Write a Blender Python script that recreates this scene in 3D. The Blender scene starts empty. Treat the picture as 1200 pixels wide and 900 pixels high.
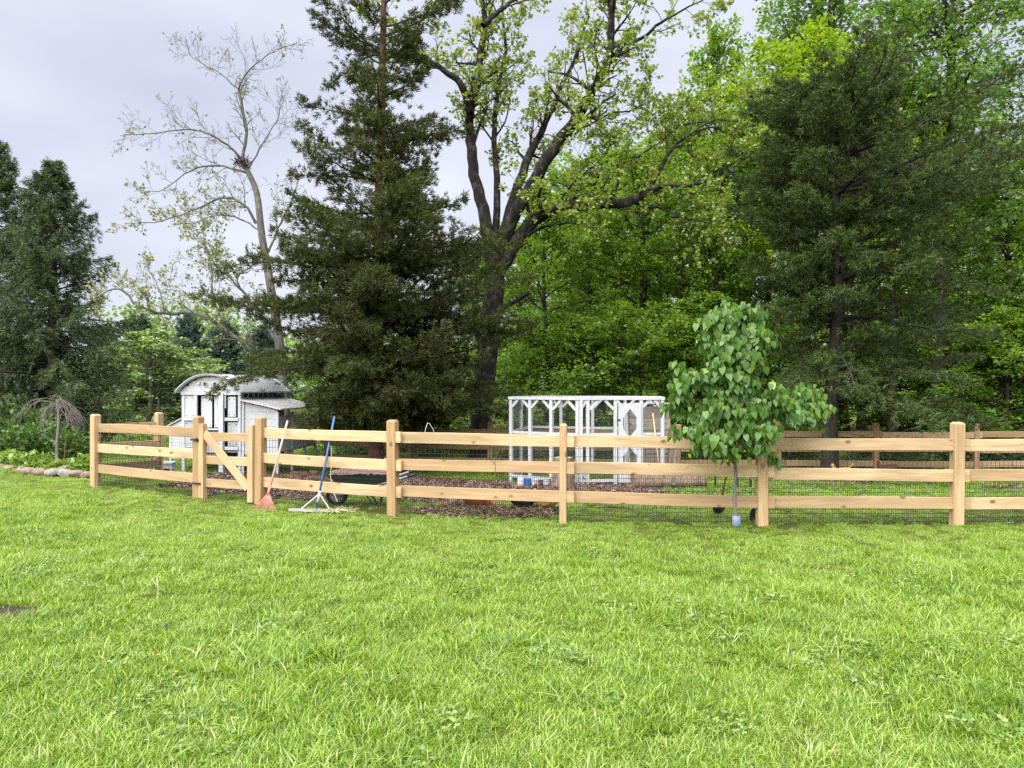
import bpy, bmesh, math, random
import numpy as np
from mathutils import Vector, Matrix

# ------------------------------------------------------------------ scene, camera, sky, sun, exposure
scene = bpy.context.scene
C = scene.collection
CAM_H = 1.68
FPX = 873.0            # focal length in pixels of the 1200 px wide photograph
HOR = 455.0
cam_d = bpy.data.cameras.new('camera')
cam_d.sensor_width = 36.0
cam_d.lens = 36.0 * FPX / 1200.0
cam_d.shift_y = 5.0 / 1200.0
cam_d.clip_start = 0.05
cam_d.clip_end = 900.0
cam = bpy.data.objects.new('camera', cam_d)
cam.location = (0, 0, CAM_H)
cam.rotation_euler = (math.radians(90), 0, 0)
C.objects.link(cam)
scene.camera = cam

SUN_EL, SUN_AZ = math.radians(58), math.radians(215)      # azimuth clockwise from +Y: behind the camera, to the left
world = bpy.data.worlds.new('World')
scene.world = world
world.use_nodes = True
wn, wl = world.node_tree.nodes, world.node_tree.links
wn.clear()
w_out = wn.new('ShaderNodeOutputWorld')
w_bg = wn.new('ShaderNodeBackground')
sky_t = wn.new('ShaderNodeTexSky')
sky_t.sky_type = 'NISHITA'
sky_t.sun_disc = False
sky_t.sun_elevation = SUN_EL
sky_t.sun_rotation = SUN_AZ
sky_t.dust_density = 4.0
w_co = wn.new('ShaderNodeTexCoord')
w_map = wn.new('ShaderNodeMapping')
w_map.inputs['Scale'].default_value = (1.0, 1.0, 2.6)
w_noise = wn.new('ShaderNodeTexNoise')
w_noise.inputs['Scale'].default_value = 2.1
w_noise.inputs['Detail'].default_value = 5.0
w_noise.inputs['Roughness'].default_value = 0.5
w_ramp = wn.new('ShaderNodeValToRGB')               # cloud sheet: brighter and darker parts of an even overcast
w_ramp.color_ramp.elements[0].position = 0.30
w_ramp.color_ramp.elements[0].color = (2.4, 2.54, 3.12, 1)
w_ramp.color_ramp.elements[1].position = 0.68
w_ramp.color_ramp.elements[1].color = (3.5, 3.58, 4.02, 1)
w_mix = wn.new('ShaderNodeMixRGB')
w_mix.inputs['Fac'].default_value = 0.92
wl.new(w_co.outputs['Generated'], w_map.inputs['Vector'])
wl.new(w_map.outputs['Vector'], w_noise.inputs['Vector'])
wl.new(w_noise.outputs['Fac'], w_ramp.inputs['Fac'])
wl.new(sky_t.outputs['Color'], w_mix.inputs['Color1'])
wl.new(w_ramp.outputs['Color'], w_mix.inputs['Color2'])
wl.new(w_mix.outputs['Color'], w_bg.inputs['Color'])
w_bg.inputs['Strength'].default_value = 0.10
wl.new(w_bg.outputs['Background'], w_out.inputs['Surface'])

sun_d = bpy.data.lights.new('sun', 'SUN')
sun_d.energy = 4.6
sun_d.angle = math.radians(105)
sun_d.color = (1.0, 0.96, 0.90)
sun = bpy.data.objects.new('sun', sun_d)
dirv = Vector((math.sin(SUN_AZ) * math.cos(SUN_EL), math.cos(SUN_AZ) * math.cos(SUN_EL), math.sin(SUN_EL)))
sun.rotation_euler = dirv.to_track_quat('Z', 'Y').to_euler()
sun.location = (0, -5, 30)
C.objects.link(sun)

vs = scene.view_settings
vs.view_transform = 'Standard'
vs.look = 'None'
vs.gamma = 1.0
vs.use_curve_mapping = False
vs.exposure = 1.42
scene.render.engine = 'CYCLES'
cy = scene.cycles
cy.use_denoising = False
cy.max_bounces = 4
cy.diffuse_bounces = 3
cy.glossy_bounces = 2
cy.transmission_bounces = 3
cy.transparent_max_bounces = 8
cy.caustics_reflective = False
cy.caustics_refractive = False
cy.use_adaptive_sampling = False

# ------------------------------------------------------------------ helpers
PI = math.pi


def at(px, py, Y):
    """point seen at a pixel of the photograph, Y metres in front of the camera"""
    return np.array([(px - 600.0) / FPX * Y, Y, CAM_H - (py - HOR) / FPX * Y])


FENCE = [(-9.0, 13.2), (-7.13, 12.75), (-4.79, 11.37), (-3.67, 10.86), (-1.57, 9.84), (0.64, 9.30), (3.06, 9.12), (5.44, 9.12), (7.85, 9.2), (14, 9.5)]
FX = np.array([p[0] for p in FENCE]); FY = np.array([p[1] for p in FENCE])


def gz(x, y):
    """height of the ground: flat lawn, falling gently behind the fence"""
    x = np.asarray(x, float); y = np.asarray(y, float)
    y0 = np.interp(x, FX, FY) + 0.3
    y0 = np.where(x < -5, y0 + 0.8 * np.clip((-5 - x) / 2, 0, 1), y0)
    s = 0.052 * (1 - 0.6 * np.clip((-8.5 - x) / 4, 0, 1))
    t = np.clip(y - y0, 0, None)
    t = np.sqrt(t * t + 0.25) - 0.5
    e = 10.5 - 0.0 * x
    t = np.where(t > 8, 8 + (e - 8) * (1 - np.exp(-(t - 8) / (e - 8))), t)
    bump = 0.025 * np.sin(x * 0.9 + 1.3) * np.sin(y * 0.7 + 0.4) + 0.012 * np.sin(x * 2.3 + y * 1.7)
    near = np.clip((np.abs(y - (y0 - 0.3))) / 1.0, 0, 1)
    return -s * t + bump * near


def G(x, y):
    return float(gz(x, y))


def tag(o, label=None, cat=None, group=None, kind=None):
    if label: o['label'] = label
    if cat: o['category'] = cat
    if group: o['group'] = group
    if kind: o['kind'] = kind
    return o


def empty(name, loc, rz=0.0, label=None, cat=None, group=None):
    o = bpy.data.objects.new(name, None)
    o.empty_display_size = 0.2
    o.location = loc
    o.rotation_euler = (0, 0, rz)
    C.objects.link(o)
    return tag(o, label, cat, group)


def mesh_np(name, v, f, mat, parent=None, smooth=False, attrs=None, loc=None):
    """v (n,3) array, f (m,k) array of equal-sided faces or a list of them"""
    me = bpy.data.meshes.new(name)
    v = np.asarray(v, np.float32)
    me.vertices.add(len(v))
    me.vertices.foreach_set('co', v.ravel())
    fl = f if isinstance(f, list) else [f]
    fl = [np.asarray(a, np.int32) for a in fl if len(a)]
    nl = sum(a.size for a in fl); nf = sum(len(a) for a in fl)
    me.loops.add(nl); me.polygons.add(nf)
    me.loops.foreach_set('vertex_index', np.concatenate([a.ravel() for a in fl]))
    tot = np.concatenate([np.full(len(a), a.shape[1], np.int32) for a in fl])
    st = np.concatenate([[0], np.cumsum(tot)[:-1]]).astype(np.int32)
    me.polygons.foreach_set('loop_start', st)
    me.polygons.foreach_set('loop_total', tot)
    if smooth:
        me.polygons.foreach_set('use_smooth', np.ones(nf, bool))
    if attrs:
        for k, a in attrs.items():
            at_ = me.attributes.new(k, 'FLOAT', 'POINT')
            at_.data.foreach_set('value', np.asarray(a, np.float32))
    me.update(calc_edges=True)
    for m in (mat if isinstance(mat, (list, tuple)) else [mat]):
        if m: me.materials.append(m)
    o = bpy.data.objects.new(name, me)
    C.objects.link(o)
    if parent: o.parent = parent
    if loc is not None: o.location = loc
    return o


def link_copy(src, parent=None, loc=None, rot=None, scale=None):
    o = src.copy()
    C.objects.link(o)
    if parent is not None: o.parent = parent
    if loc is not None: o.location = loc
    if rot is not None: o.rotation_euler = rot
    if scale is not None: o.scale = scale
    return o


class MB:
    """collects simple solids into one mesh"""
    def __init__(s): s.v = []; s.f = []

    def add(s, v, f):
        n = len(s.v); s.v.extend([tuple(map(float, p)) for p in v]); s.f.extend([tuple(i + n for i in q) for q in f]); return s

    def box(s, c, d, r=None, taper=1.0):
        x, y, z = d[0] / 2, d[1] / 2, d[2] / 2
        k = taper
        v = [(-x, -y, -z), (x, -y, -z), (x, y, -z), (-x, y, -z), (-x * k, -y * k, z), (x * k, -y * k, z), (x * k, y * k, z), (-x * k, y * k, z)]
        if r is not None:
            M = r if isinstance(r, Matrix) else Matrix.Rotation(r, 3, 'Z')
            v = [M @ Vector(p) for p in v]
        v = [(p[0] + c[0], p[1] + c[1], p[2] + c[2]) for p in v]
        return s.add(v, [(0, 3, 2, 1), (4, 5, 6, 7), (0, 1, 5, 4), (1, 2, 6, 5), (2, 3, 7, 6), (3, 0, 4, 7)])

    def beam(s, a, b, w, h, up=(0, 0, 1)):
        a = Vector(a); b = Vector(b); t = (b - a)
        L = t.length; t.normalize(); u = Vector(up)
        sd = t.cross(u)
        if sd.length < 1e-4: sd = t.cross(Vector((0, 1, 0)))
        sd.normalize(); u = sd.cross(t)
        M = Matrix((sd, t, u)).transposed()
        return s.box((a + b) / 2, (w, L, h), M)

    def tube(s, pts, rad, n=8, caps=True):
        pts = [Vector(p) for p in pts]
        if not hasattr(rad, '__len__'): rad = [rad] * len(pts)
        b = len(s.v)
        ref = None
        for i, p in enumerate(pts):
            t = (pts[min(i + 1, len(pts) - 1)] - pts[max(i - 1, 0)]).normalized()
            if ref is None:
                ref = t.cross(Vector((0.31, 0.2, 0.93)))
                if ref.length < 0.05: ref = t.cross(Vector((1, 0, 0)))
            sd = (ref - t * ref.dot(t)).normalized(); ref = sd
            u = t.cross(sd)
            for k in range(n):
                a = 2 * PI * k / n
                q = p + (sd * math.cos(a) + u * math.sin(a)) * rad[i]
                s.v.append(tuple(q))
        for i in range(len(pts) - 1):
            for k in range(n):
                k2 = (k + 1) % n
                s.f.append((b + i * n + k, b + i * n + k2, b + (i + 1) * n + k2, b + (i + 1) * n + k))
        if caps:
            s.f.append(tuple(b + k for k in range(n))[::-1])
            e = b + (len(pts) - 1) * n
            s.f.append(tuple(e + k for k in range(n)))
        return s

    def rings(s, rings, caps=True):
        b = len(s.v); n = len(rings[0])
        for r in rings: s.v.extend([tuple(map(float, p)) for p in r])
        for i in range(len(rings) - 1):
            for k in range(n):
                k2 = (k + 1) % n
                s.f.append((b + i * n + k, b + i * n + k2, b + (i + 1) * n + k2, b + (i + 1) * n + k))
        if caps:
            s.f.append(tuple(b + k for k in range(n))[::-1])
            e = b + (len(rings) - 1) * n
            s.f.append(tuple(e + k for k in range(n)))
        return s

    def lathe(s, prof, n=20, c=(0, 0, 0), caps=True):
        return s.rings([[(c[0] + r * math.cos(2 * PI * k / n), c[1] + r * math.sin(2 * PI * k / n), c[2] + z) for k in range(n)] for r, z in prof], caps)

    def prism(s, poly, a, b, axis='Y'):
        """polygon of (u,v) extruded from a to b along an axis"""
        def P(u, v, w):
            return {'Y': (u, w, v), 'X': (w, u, v), 'Z': (u, v, w)}[axis]
        n = len(poly)
        v = [P(u, w, a) for u, w in poly] + [P(u, w, b) for u, w in poly]
        f = [tuple(range(n)), tuple(range(n, 2 * n))[::-1]] + [(k, k + n, (k + 1) % n + n, (k + 1) % n) for k in range(n)]
        return s.add(v, f)

    def build(s, name, mat, parent=None, smooth=False, bevel=0.0, loc=None, rot=None):
        me = bpy.data.meshes.new(name)
        me.from_pydata(s.v, [], s.f)
        bm = bmesh.new(); bm.from_mesh(me)
        bmesh.ops.recalc_face_normals(bm, faces=bm.faces[:])
        if bevel > 0:
            bmesh.ops.bevel(bm, geom=[e for e in bm.edges], offset=bevel, segments=1, affect='EDGES', clamp_overlap=True)
        bm.to_mesh(me); bm.free()
        if smooth:
            me.polygons.foreach_set('use_smooth', [True] * len(me.polygons))
        if mat: me.materials.append(mat)
        o = bpy.data.objects.new(name, me)
        C.objects.link(o)
        if parent: o.parent = parent
        if loc is not None: o.location = loc
        if rot is not None: o.rotation_euler = rot
        return o


# ------------------------------------------------------------------ materials
def new_mat(name):
    m = bpy.data.materials.new(name); m.use_nodes = True
    nt = m.node_tree; nt.nodes.clear()
    out = nt.nodes.new('ShaderNodeOutputMaterial')
    return m, nt, out


def nd(nt, t, **kw):
    n = nt.nodes.new(t)
    for k, v in kw.items():
        if k in n.inputs.keys() if hasattr(n.inputs, 'keys') else False:
            n.inputs[k].default_value = v
        else:
            setattr(n, k, v)
    return n


def ramp(nt, fac, stops):
    r = nt.nodes.new('ShaderNodeValToRGB')
    el = r.color_ramp.elements
    while len(el) < len(stops): el.new(0.5)
    for e, (p, c) in zip(el, stops):
        e.position = p; e.color = (c[0], c[1], c[2], 1)
    nt.links.new(fac, r.inputs['Fac'])
    return r.outputs['Color']


def noise(nt, vec, scale, detail=4.0, rough=0.55, dist=0.0):
    n = nt.nodes.new('ShaderNodeTexNoise')
    n.inputs['Scale'].default_value = scale
    n.inputs['Detail'].default_value = detail
    n.inputs['Roughness'].default_value = rough
    n.inputs['Distortion'].default_value = dist
    if vec is not None: nt.links.new(vec, n.inputs['Vector'])
    return n.outputs['Fac']


def mapping(nt, vec, scale, loc=None):
    m = nt.nodes.new('ShaderNodeMapping')
    m.inputs['Scale'].default_value = scale
    nt.links.new(vec, m.inputs['Vector'])
    if loc is not None: nt.links.new(loc, m.inputs['Location'])
    return m.outputs['Vector']


def mixc(nt, fac, a, b, mode='MIX'):
    n = nt.nodes.new('ShaderNodeMixRGB'); n.blend_type = mode
    for i, x in (('Fac', fac), ('Color1', a), ('Color2', b)):
        if isinstance(x, (int, float)): n.inputs[i].default_value = x
        elif isinstance(x, (tuple, list)): n.inputs[i].default_value = (x[0], x[1], x[2], 1)
        else: nt.links.new(x, n.inputs[i])
    return n.outputs['Color']


def math_n(nt, op, a, b=None):
    n = nt.nodes.new('ShaderNodeMath'); n.operation = op
    for i, x in ((0, a), (1, b)):
        if x is None: continue
        if isinstance(x, (int, float)): n.inputs[i].default_value = x
        else: nt.links.new(x, n.inputs[i])
    return n.outputs[0]


def principled(nt, out, col, rough=0.7, spec=0.3, metal=0.0, bump=None, bstr=0.3, bdist=0.01):
    p = nt.nodes.new('ShaderNodeBsdfPrincipled')
    p.inputs['Roughness'].default_value = rough if isinstance(rough, (int, float)) else 0.6
    if not isinstance(rough, (int, float)): nt.links.new(rough, p.inputs['Roughness'])
    p.inputs['Specular IOR Level'].default_value = spec
    p.inputs['Metallic'].default_value = metal
    if isinstance(col, (tuple, list)): p.inputs['Base Color'].default_value = (col[0], col[1], col[2], 1)
    else: nt.links.new(col, p.inputs['Base Color'])
    if bump is not None:
        b = nt.nodes.new('ShaderNodeBump')
        b.inputs['Strength'].default_value = bstr
        b.inputs['Distance'].default_value = bdist
        nt.links.new(bump, b.inputs['Height'])
        nt.links.new(b.outputs['Normal'], p.inputs['Normal'])
    nt.links.new(p.outputs['BSDF'], out.inputs['Surface'])
    return p


def objvec(nt, rand=True):
    """object coordinates shifted by a random amount for each object"""
    tc = nt.nodes.new('ShaderNodeTexCoord')
    if not rand: return tc.outputs['Object']
    oi = nt.nodes.new('ShaderNodeObjectInfo')
    k = math_n(nt, 'MULTIPLY', oi.outputs['Random'], 57.0)
    a = nt.nodes.new('ShaderNodeVectorMath'); a.operation = 'ADD'
    nt.links.new(tc.outputs['Object'], a.inputs[0]); nt.links.new(k, a.inputs[1])
    return a.outputs['Vector']


def wood_mat(name, c1, c2, knot, axis, rough=0.75, weather=None):
    """sawn timber: long grain along an axis, scattered knots, board to board variation"""
    m, nt, out = new_mat(name)
    v = objvec(nt)
    sc = {'X': (1.2, 22, 22), 'Y': (22, 1.2, 22), 'Z': (22, 22, 1.2)}[axis]
    kc = {'X': (4.2, 1.5, 7), 'Y': (7, 4.2, 1.5), 'Z': (6, 3, 4.0)}[axis]
    g = noise(nt, mapping(nt, v, sc), 1.6, 6, 0.62, 0.6)
    col = ramp(nt, g, [(0.28, c2), (0.5, [(a + b) / 2 for a, b in zip(c1, c2)]), (0.7, c1)])
    oi = nt.nodes.new('ShaderNodeObjectInfo')
    col = mixc(nt, 1.0, col, ramp(nt, oi.outputs['Random'], [(0, (0.78, 0.72, 0.66)), (0.5, (0.97, 0.97, 0.97)), (1, (1.12, 1.12, 1.10))]), 'MULTIPLY')
    vo = nt.nodes.new('ShaderNodeTexVoronoi'); vo.inputs['Scale'].default_value = 1.0
    nt.links.new(mapping(nt, v, kc), vo.inputs['Vector'])
    kf = ramp(nt, vo.outputs['Distance'], [(0.10, (1, 1, 1)), (0.21, (0, 0, 0))])
    sel = nt.nodes.new('ShaderNodeSeparateColor'); nt.links.new(vo.outputs['Color'], sel.inputs['Color'])
    on = math_n(nt, 'GREATER_THAN', sel.outputs['Red'], 0.5)
    kf2 = nt.nodes.new('ShaderNodeSeparateColor'); nt.links.new(kf, kf2.inputs['Color'])
    kfac = math_n(nt, 'MULTIPLY', math_n(nt, 'MULTIPLY', kf2.outputs['Red'], on), 0.8)
    col = mixc(nt, kfac, col, knot)
    st = noise(nt, mapping(nt, v, {'X': (0.8, 5, 5), 'Y': (5, 0.8, 5), 'Z': (5, 5, 0.8)}[axis]), 1.0, 3)
    col = mixc(nt, math_n(nt, 'MULTIPLY', ramp_f(nt, st, 0.50, 0.68), 0.55), col, weather or [a * 0.62 for a in c2])
    principled(nt, out, col, rough, 0.2, bump=g, bstr=0.4, bdist=0.005)
    return m


def ramp_f(nt, fac, lo, hi):
    n = nt.nodes.new('ShaderNodeMapRange')
    n.inputs['From Min'].default_value = lo; n.inputs['From Max'].default_value = hi
    nt.links.new(fac, n.inputs['Value'])
    return n.outputs['Result']


def paint_mat(name, c, dirt, amount=0.5, rough=0.55, scale=3.0):
    """weathered paint: streaks and scuffs of a dirt colour"""
    m, nt, out = new_mat(name)
    v = objvec(nt)
    a = noise(nt, mapping(nt, v, (3, 3, 0.7)), scale, 6, 0.65)
    b = noise(nt, v, scale * 4, 4, 0.6)
    f = math_n(nt, 'MULTIPLY', ramp_f(nt, math_n(nt, 'ADD', math_n(nt, 'MULTIPLY', a, 0.85), math_n(nt, 'MULTIPLY', b, 0.15)), 0.48, 0.72), amount)
    col = mixc(nt, f, c, dirt)
    principled(nt, out, col, rough, 0.35, bump=a, bstr=0.1, bdist=0.003)
    return m


def plain_mat(name, c, rough=0.5, spec=0.4, metal=0.0, var=0.25, scale=14.0):
    m, nt, out = new_mat(name)
    v = objvec(nt)
    n = noise(nt, v, scale, 4, 0.6)
    col = mixc(nt, n, [x * (1 - var) for x in c], [min(1, x * (1 + var)) for x in c])
    principled(nt, out, col, rough, spec, metal, bump=n, bstr=0.1, bdist=0.003)
    return m


def bark_mat(name, c1, c2, c3, scale=1.0, rough=0.9, lichen=None):
    m, nt, out = new_mat(name)
    v = objvec(nt)
    a = noise(nt, mapping(nt, v, (9 * scale, 9 * scale, 1.6 * scale)), 1.6, 6, 0.7, 0.4)
    b = noise(nt, v, 5.0 * scale, 5, 0.6)
    col = ramp(nt, a, [(0.3, c1), (0.5, c2), (0.72, c3)])
    if lichen:
        col = mixc(nt, ramp_f(nt, b, 0.52, 0.6), col, lichen)
    principled(nt, out, col, rough, 0.15, bump=a, bstr=0.7, bdist=0.03)
    return m


def leaf_mat(name, stops, transl=0.35, gloss=0.05, rough=0.45, patch=None, grain=0.0):
    """foliage: a colour for each leaf from its own tint, light passing through, slight sheen"""
    m, nt, out = new_mat(name)
    at_ = nt.nodes.new('ShaderNodeAttribute'); at_.attribute_name = 'tint'
    fac = at_.outputs['Fac']
    if patch:
        ge = nt.nodes.new('ShaderNodeNewGeometry')
        n = noise(nt, ge.outputs['Position'], patch[0], 3, 0.6)
        fac = math_n(nt, 'ADD', fac, math_n(nt, 'MULTIPLY', math_n(nt, 'SUBTRACT', n, 0.5), patch[1]))
    if grain:
        oi = nt.nodes.new('ShaderNodeObjectInfo')
        fac = math_n(nt, 'ADD', fac, math_n(nt, 'MULTIPLY', math_n(nt, 'SUBTRACT', oi.outputs['Random'], 0.5), grain))
    col = ramp(nt, fac, stops)
    d = nt.nodes.new('ShaderNodeBsdfDiffuse'); nt.links.new(col, d.inputs['Color'])
    t = nt.nodes.new('ShaderNodeBsdfTranslucent')
    nt.links.new(mixc(nt, 1.0, col, (1.15, 1.1, 0.55), 'MULTIPLY'), t.inputs['Color'])
    mx = nt.nodes.new('ShaderNodeMixShader'); mx.inputs['Fac'].default_value = transl
    nt.links.new(d.outputs[0], mx.inputs[1]); nt.links.new(t.outputs[0], mx.inputs[2])
    g = nt.nodes.new('ShaderNodeBsdfGlossy'); g.inputs['Roughness'].default_value = rough
    g.inputs['Color'].default_value = (0.9, 0.95, 1.0, 1)
    m2 = nt.nodes.new('ShaderNodeMixShader'); m2.inputs['Fac'].default_value = gloss
    nt.links.new(mx.outputs[0], m2.inputs[1]); nt.links.new(g.outputs[0], m2.inputs[2])
    nt.links.new(m2.outputs[0], out.inputs['Surface'])
    return m


PINE_X = wood_mat('pine rail', (0.50, 0.38, 0.235), (0.33, 0.228, 0.128), (0.10, 0.045, 0.018), 'X')
PINE_Z = wood_mat('pine post', (0.47, 0.34, 0.20), (0.30, 0.20, 0.108), (0.10, 0.045, 0.018), 'Z')
DARKPINE_X = wood_mat('darker pine rail', (0.34, 0.245, 0.145), (0.235, 0.16, 0.09), (0.12, 0.05, 0.02), 'X')  # darker version of the front fence pine colours, for the back fence
DARKPINE_Z = wood_mat('darker pine post', (0.34, 0.245, 0.145), (0.235, 0.16, 0.09), (0.12, 0.05, 0.02), 'Z')
WIRE = plain_mat('black wire', (0.015, 0.016, 0.017), 0.5, 0.4)
WHITE = paint_mat('weathered white paint', (0.43, 0.45, 0.485), (0.25, 0.245, 0.24), 0.5, 0.6)
WHITE2 = paint_mat('white paint', (0.41, 0.43, 0.46), (0.24, 0.24, 0.24), 0.55, 0.55)
GREYWH = paint_mat('grey weathered paint', (0.36, 0.37, 0.385), (0.18, 0.18, 0.18), 0.6, 0.7)
DARKIN = plain_mat('painted opening shade', (0.02, 0.02, 0.02), 0.8, 0.1)  # near-black colour that paints in the shade inside openings
METAL = plain_mat('galvanised metal', (0.36, 0.37, 0.39), 0.45, 0.5, 0.2, 0.15)
BLACKM = plain_mat('black metal', (0.02, 0.02, 0.022), 0.45, 0.4)

# ------------------------------------------------------------------ plant growing
def unit(a):
    a = np.asarray(a, float)
    return a / np.maximum(np.linalg.norm(a, axis=-1, keepdims=True), 1e-9)


def grow(rng, p, d, L, n=5, wob=0.12, trop=0.0):
    pts = [np.array(p, float)]; d = unit(d)
    for _ in range(n):
        d = unit(d + rng.normal(0, wob, 3) + np.array([0, 0, trop]))
        pts.append(pts[-1] + d * L / n)
    return np.array(pts)


def smooth_path(pts, m=4):
    """Catmull-Rom through the given points"""
    P = np.asarray(pts, float)
    P = np.vstack([2 * P[0] - P[1], P, 2 * P[-1] - P[-2]])
    out = []
    for i in range(1, len(P) - 2):
        for k in range(m):
            t = k / m
            a, b, c, d = P[i - 1], P[i], P[i + 1], P[i + 2]
            out.append(0.5 * (2 * b + (c - a) * t + (2 * a - 5 * b + 4 * c - d) * t * t + (3 * b - a - 3 * c + d) * t ** 3))
    out.append(P[-2])
    return np.array(out)


def along(path, t):
    n = len(path) - 1
    x = np.clip(np.asarray(t, float), 0, 0.9999) * n
    i = x.astype(int); f = (x - i)[..., None]
    return path[i] * (1 - f) + path[i + 1] * f, unit(path[i + 1] - path[i]), i


class Wood:
    def __init__(s): s.t = []

    def add(s, path, r0, r1, pw=1.0):
        k = np.linspace(0, 1, len(path)) ** pw
        s.t.append((np.asarray(path, float), r0 + (r1 - r0) * k))

    def addr(s, path, rad): s.t.append((np.asarray(path, float), np.asarray(rad, float)))

    def mesh(s):
        V = []; F = []; b = 0
        for P, R in s.t:
            rm = R.max()
            n = 10 if rm > 0.1 else 7 if rm > 0.04 else 4 if rm > 0.012 else 3
            T = np.gradient(P, axis=0); T = unit(T)
            ref = np.array([0.83, 0.5, 0.21]); ref2 = np.array([0.1, 0.2, 0.97])
            m = np.abs(T @ unit(ref)).max() > 0.9
            rr = ref2 if m else ref
            S = unit(np.cross(T, rr)); U = np.cross(T, S)
            a = np.arange(n) * 2 * PI / n
            ring = P[:, None] + R[:, None, None] * (S[:, None] * np.cos(a)[None, :, None] + U[:, None] * np.sin(a)[None, :, None])
            V.append(ring.reshape(-1, 3))
            i = np.arange(len(P) - 1)[:, None] * n; k = np.arange(n)[None]
            k2 = (k + 1) % n
            q = np.stack([i + k, i + k2, i + n + k2, i + n + k], -1).reshape(-1, 4) + b
            F.append(q); b += len(P) * n
        return np.concatenate(V), np.concatenate(F)


def sprout(W, A, path, r0, r1, rng, S, lvl=0):
    """S: list of levels, each dict(n, t0, ang, L, rr, trop, wob, seg)"""
    if lvl >= len(S):
        return
    s = S[lvl]
    L0 = np.linalg.norm(np.diff(path, axis=0), axis=1).sum()
    n = s['n'] if s['n'] >= 1 and not s.get('perm') else max(1, int(round(s['n'] * L0)))
    last = lvl == len(S) - 1
    T = np.sort(s.get('t0', 0.2) + (1 - s.get('t0', 0.2)) * (np.arange(n) + rng.random(n)) / n)
    P, D, _ = along(path, T)
    az0 = rng.random() * 6.28
    for j in range(n):
        d = D[j]
        az = az0 + j * 2.4 + rng.normal(0, 0.4)
        u = unit(np.cross(d, [0.13, 0.24, 0.96])); w = np.cross(d, u)
        side = u * math.cos(az) + w * math.sin(az)
        if s.get('flat'): side = unit(side * np.array([1, 1, 1 - s['flat']]))
        a = math.radians(s['ang']) * rng.uniform(0.7, 1.25)
        dd = unit(d * math.cos(a) + side * math.sin(a) + np.array([0, 0, s.get('up', 0)]))
        L = (s['L'] if s.get('abs') else s['L'] * L0) * rng.uniform(0.6, 1.2) * (1.15 - 0.55 * T[j])
        r = (r0 + (r1 - r0) * T[j]) * s.get('rr', 0.55)
        r = max(r, 0.004)
        pt = grow(rng, P[j], dd, L, s.get('seg', 4), s.get('wob', 0.12), s.get('trop', 0.03))
        W.add(pt, r, max(r * 0.3, 0.003))
        if last: A.append(pt)
        else: sprout(W, A, pt, r, r * 0.3, rng, S, lvl + 1)
        if not last and s.get('leaf'): A.append(pt)


def anchors(A, per, rng, t0=0.2, jit=0.0):
    """points and directions spread along the twigs"""
    P = []; D = []
    for pt in A:
        t = rng.uniform(t0, 1.0, per)
        p, d, _ = along(pt, t)
        P.append(p); D.append(d)
    P = np.concatenate(P); D = np.concatenate(D)
    if jit: P = P + rng.normal(0, jit, P.shape)
    return P, D


def stamp(T, F, pos, d, nrm, size):
    d = unit(d); sd = unit(np.cross(nrm, d)); n = np.cross(d, sd)
    T = np.asarray(T, float); F = np.asarray(F, int)
    size = np.broadcast_to(size, (len(pos),))
    V = pos[:, None] + size[:, None, None] * (T[None, :, 0:1] * d[:, None] + T[None, :, 1:2] * sd[:, None] + T[None, :, 2:3] * n[:, None])
    k = len(T)
    FF = (np.arange(len(pos)) * k)[:, None, None] + F[None]
    return V.reshape(-1, 3), FF.reshape(-1, F.shape[1])


LEAF_T = [(0, 0, 0), (0.42, 0.36, 0.07), (1, 0, -0.05), (0.42, -0.36, 0.07)]
LEAF_F = [(0, 1, 2), (0, 2, 3)]
MAPLE_T = [(0, 0, 0), (0.30, 0.50, 0.05), (0.62, 0.22, 0.0), (1, 0, -0.07), (0.62, -0.22, 0.0), (0.30, -0.50, 0.05)]
MAPLE_F = [(0, 1, 2), (0, 2, 4), (2, 3, 4), (0, 4, 5)]
NEEDLE_T = [(0, 0.5, 0), (0, -0.5, 0), (1, 0, 0)]
NEEDLE_F = [(0, 1, 2)]
HEART_T = [(0, 0, 0), (-0.06, 0.24, 0.04), (0.22, 0.38, 0.06), (0.55, 0.30, 0.02), (1.0, 0, -0.14), (0.55, -0.30, 0.02), (0.22, -0.38, 0.06), (-0.06, -0.24, 0.04), (0.5, 0, -0.03)]
HEART_F = [(0, 1, 8), (1, 2, 8), (2, 3, 8), (3, 4, 8), (4, 5, 8), (5, 6, 8), (6, 7, 8), (7, 0, 8)]


def leaves(P, D, rng, size, spread=0.9, updown=0.75, droop=0.0, var=0.3, T=LEAF_T, F=LEAF_F, tint=None):
    """leaf-sized faces at P; normals lean to the sky, tips outward"""
    n = len(P)
    d = unit(D + rng.normal(0, spread, (n, 3)) * [1, 1, 0.5] + np.array([0, 0, -droop]))
    nr = unit(rng.normal(0, 1, (n, 3)) * (1 - updown) + np.array([0, 0, 1.0]) * updown)
    sz = size * rng.uniform(1 - var, 1 + var, n)
    V, FF = stamp(T, F, P, d, nr, sz)
    t = rng.random(n) if tint is None else tint
    return V, FF, np.repeat(t, len(T))


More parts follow.
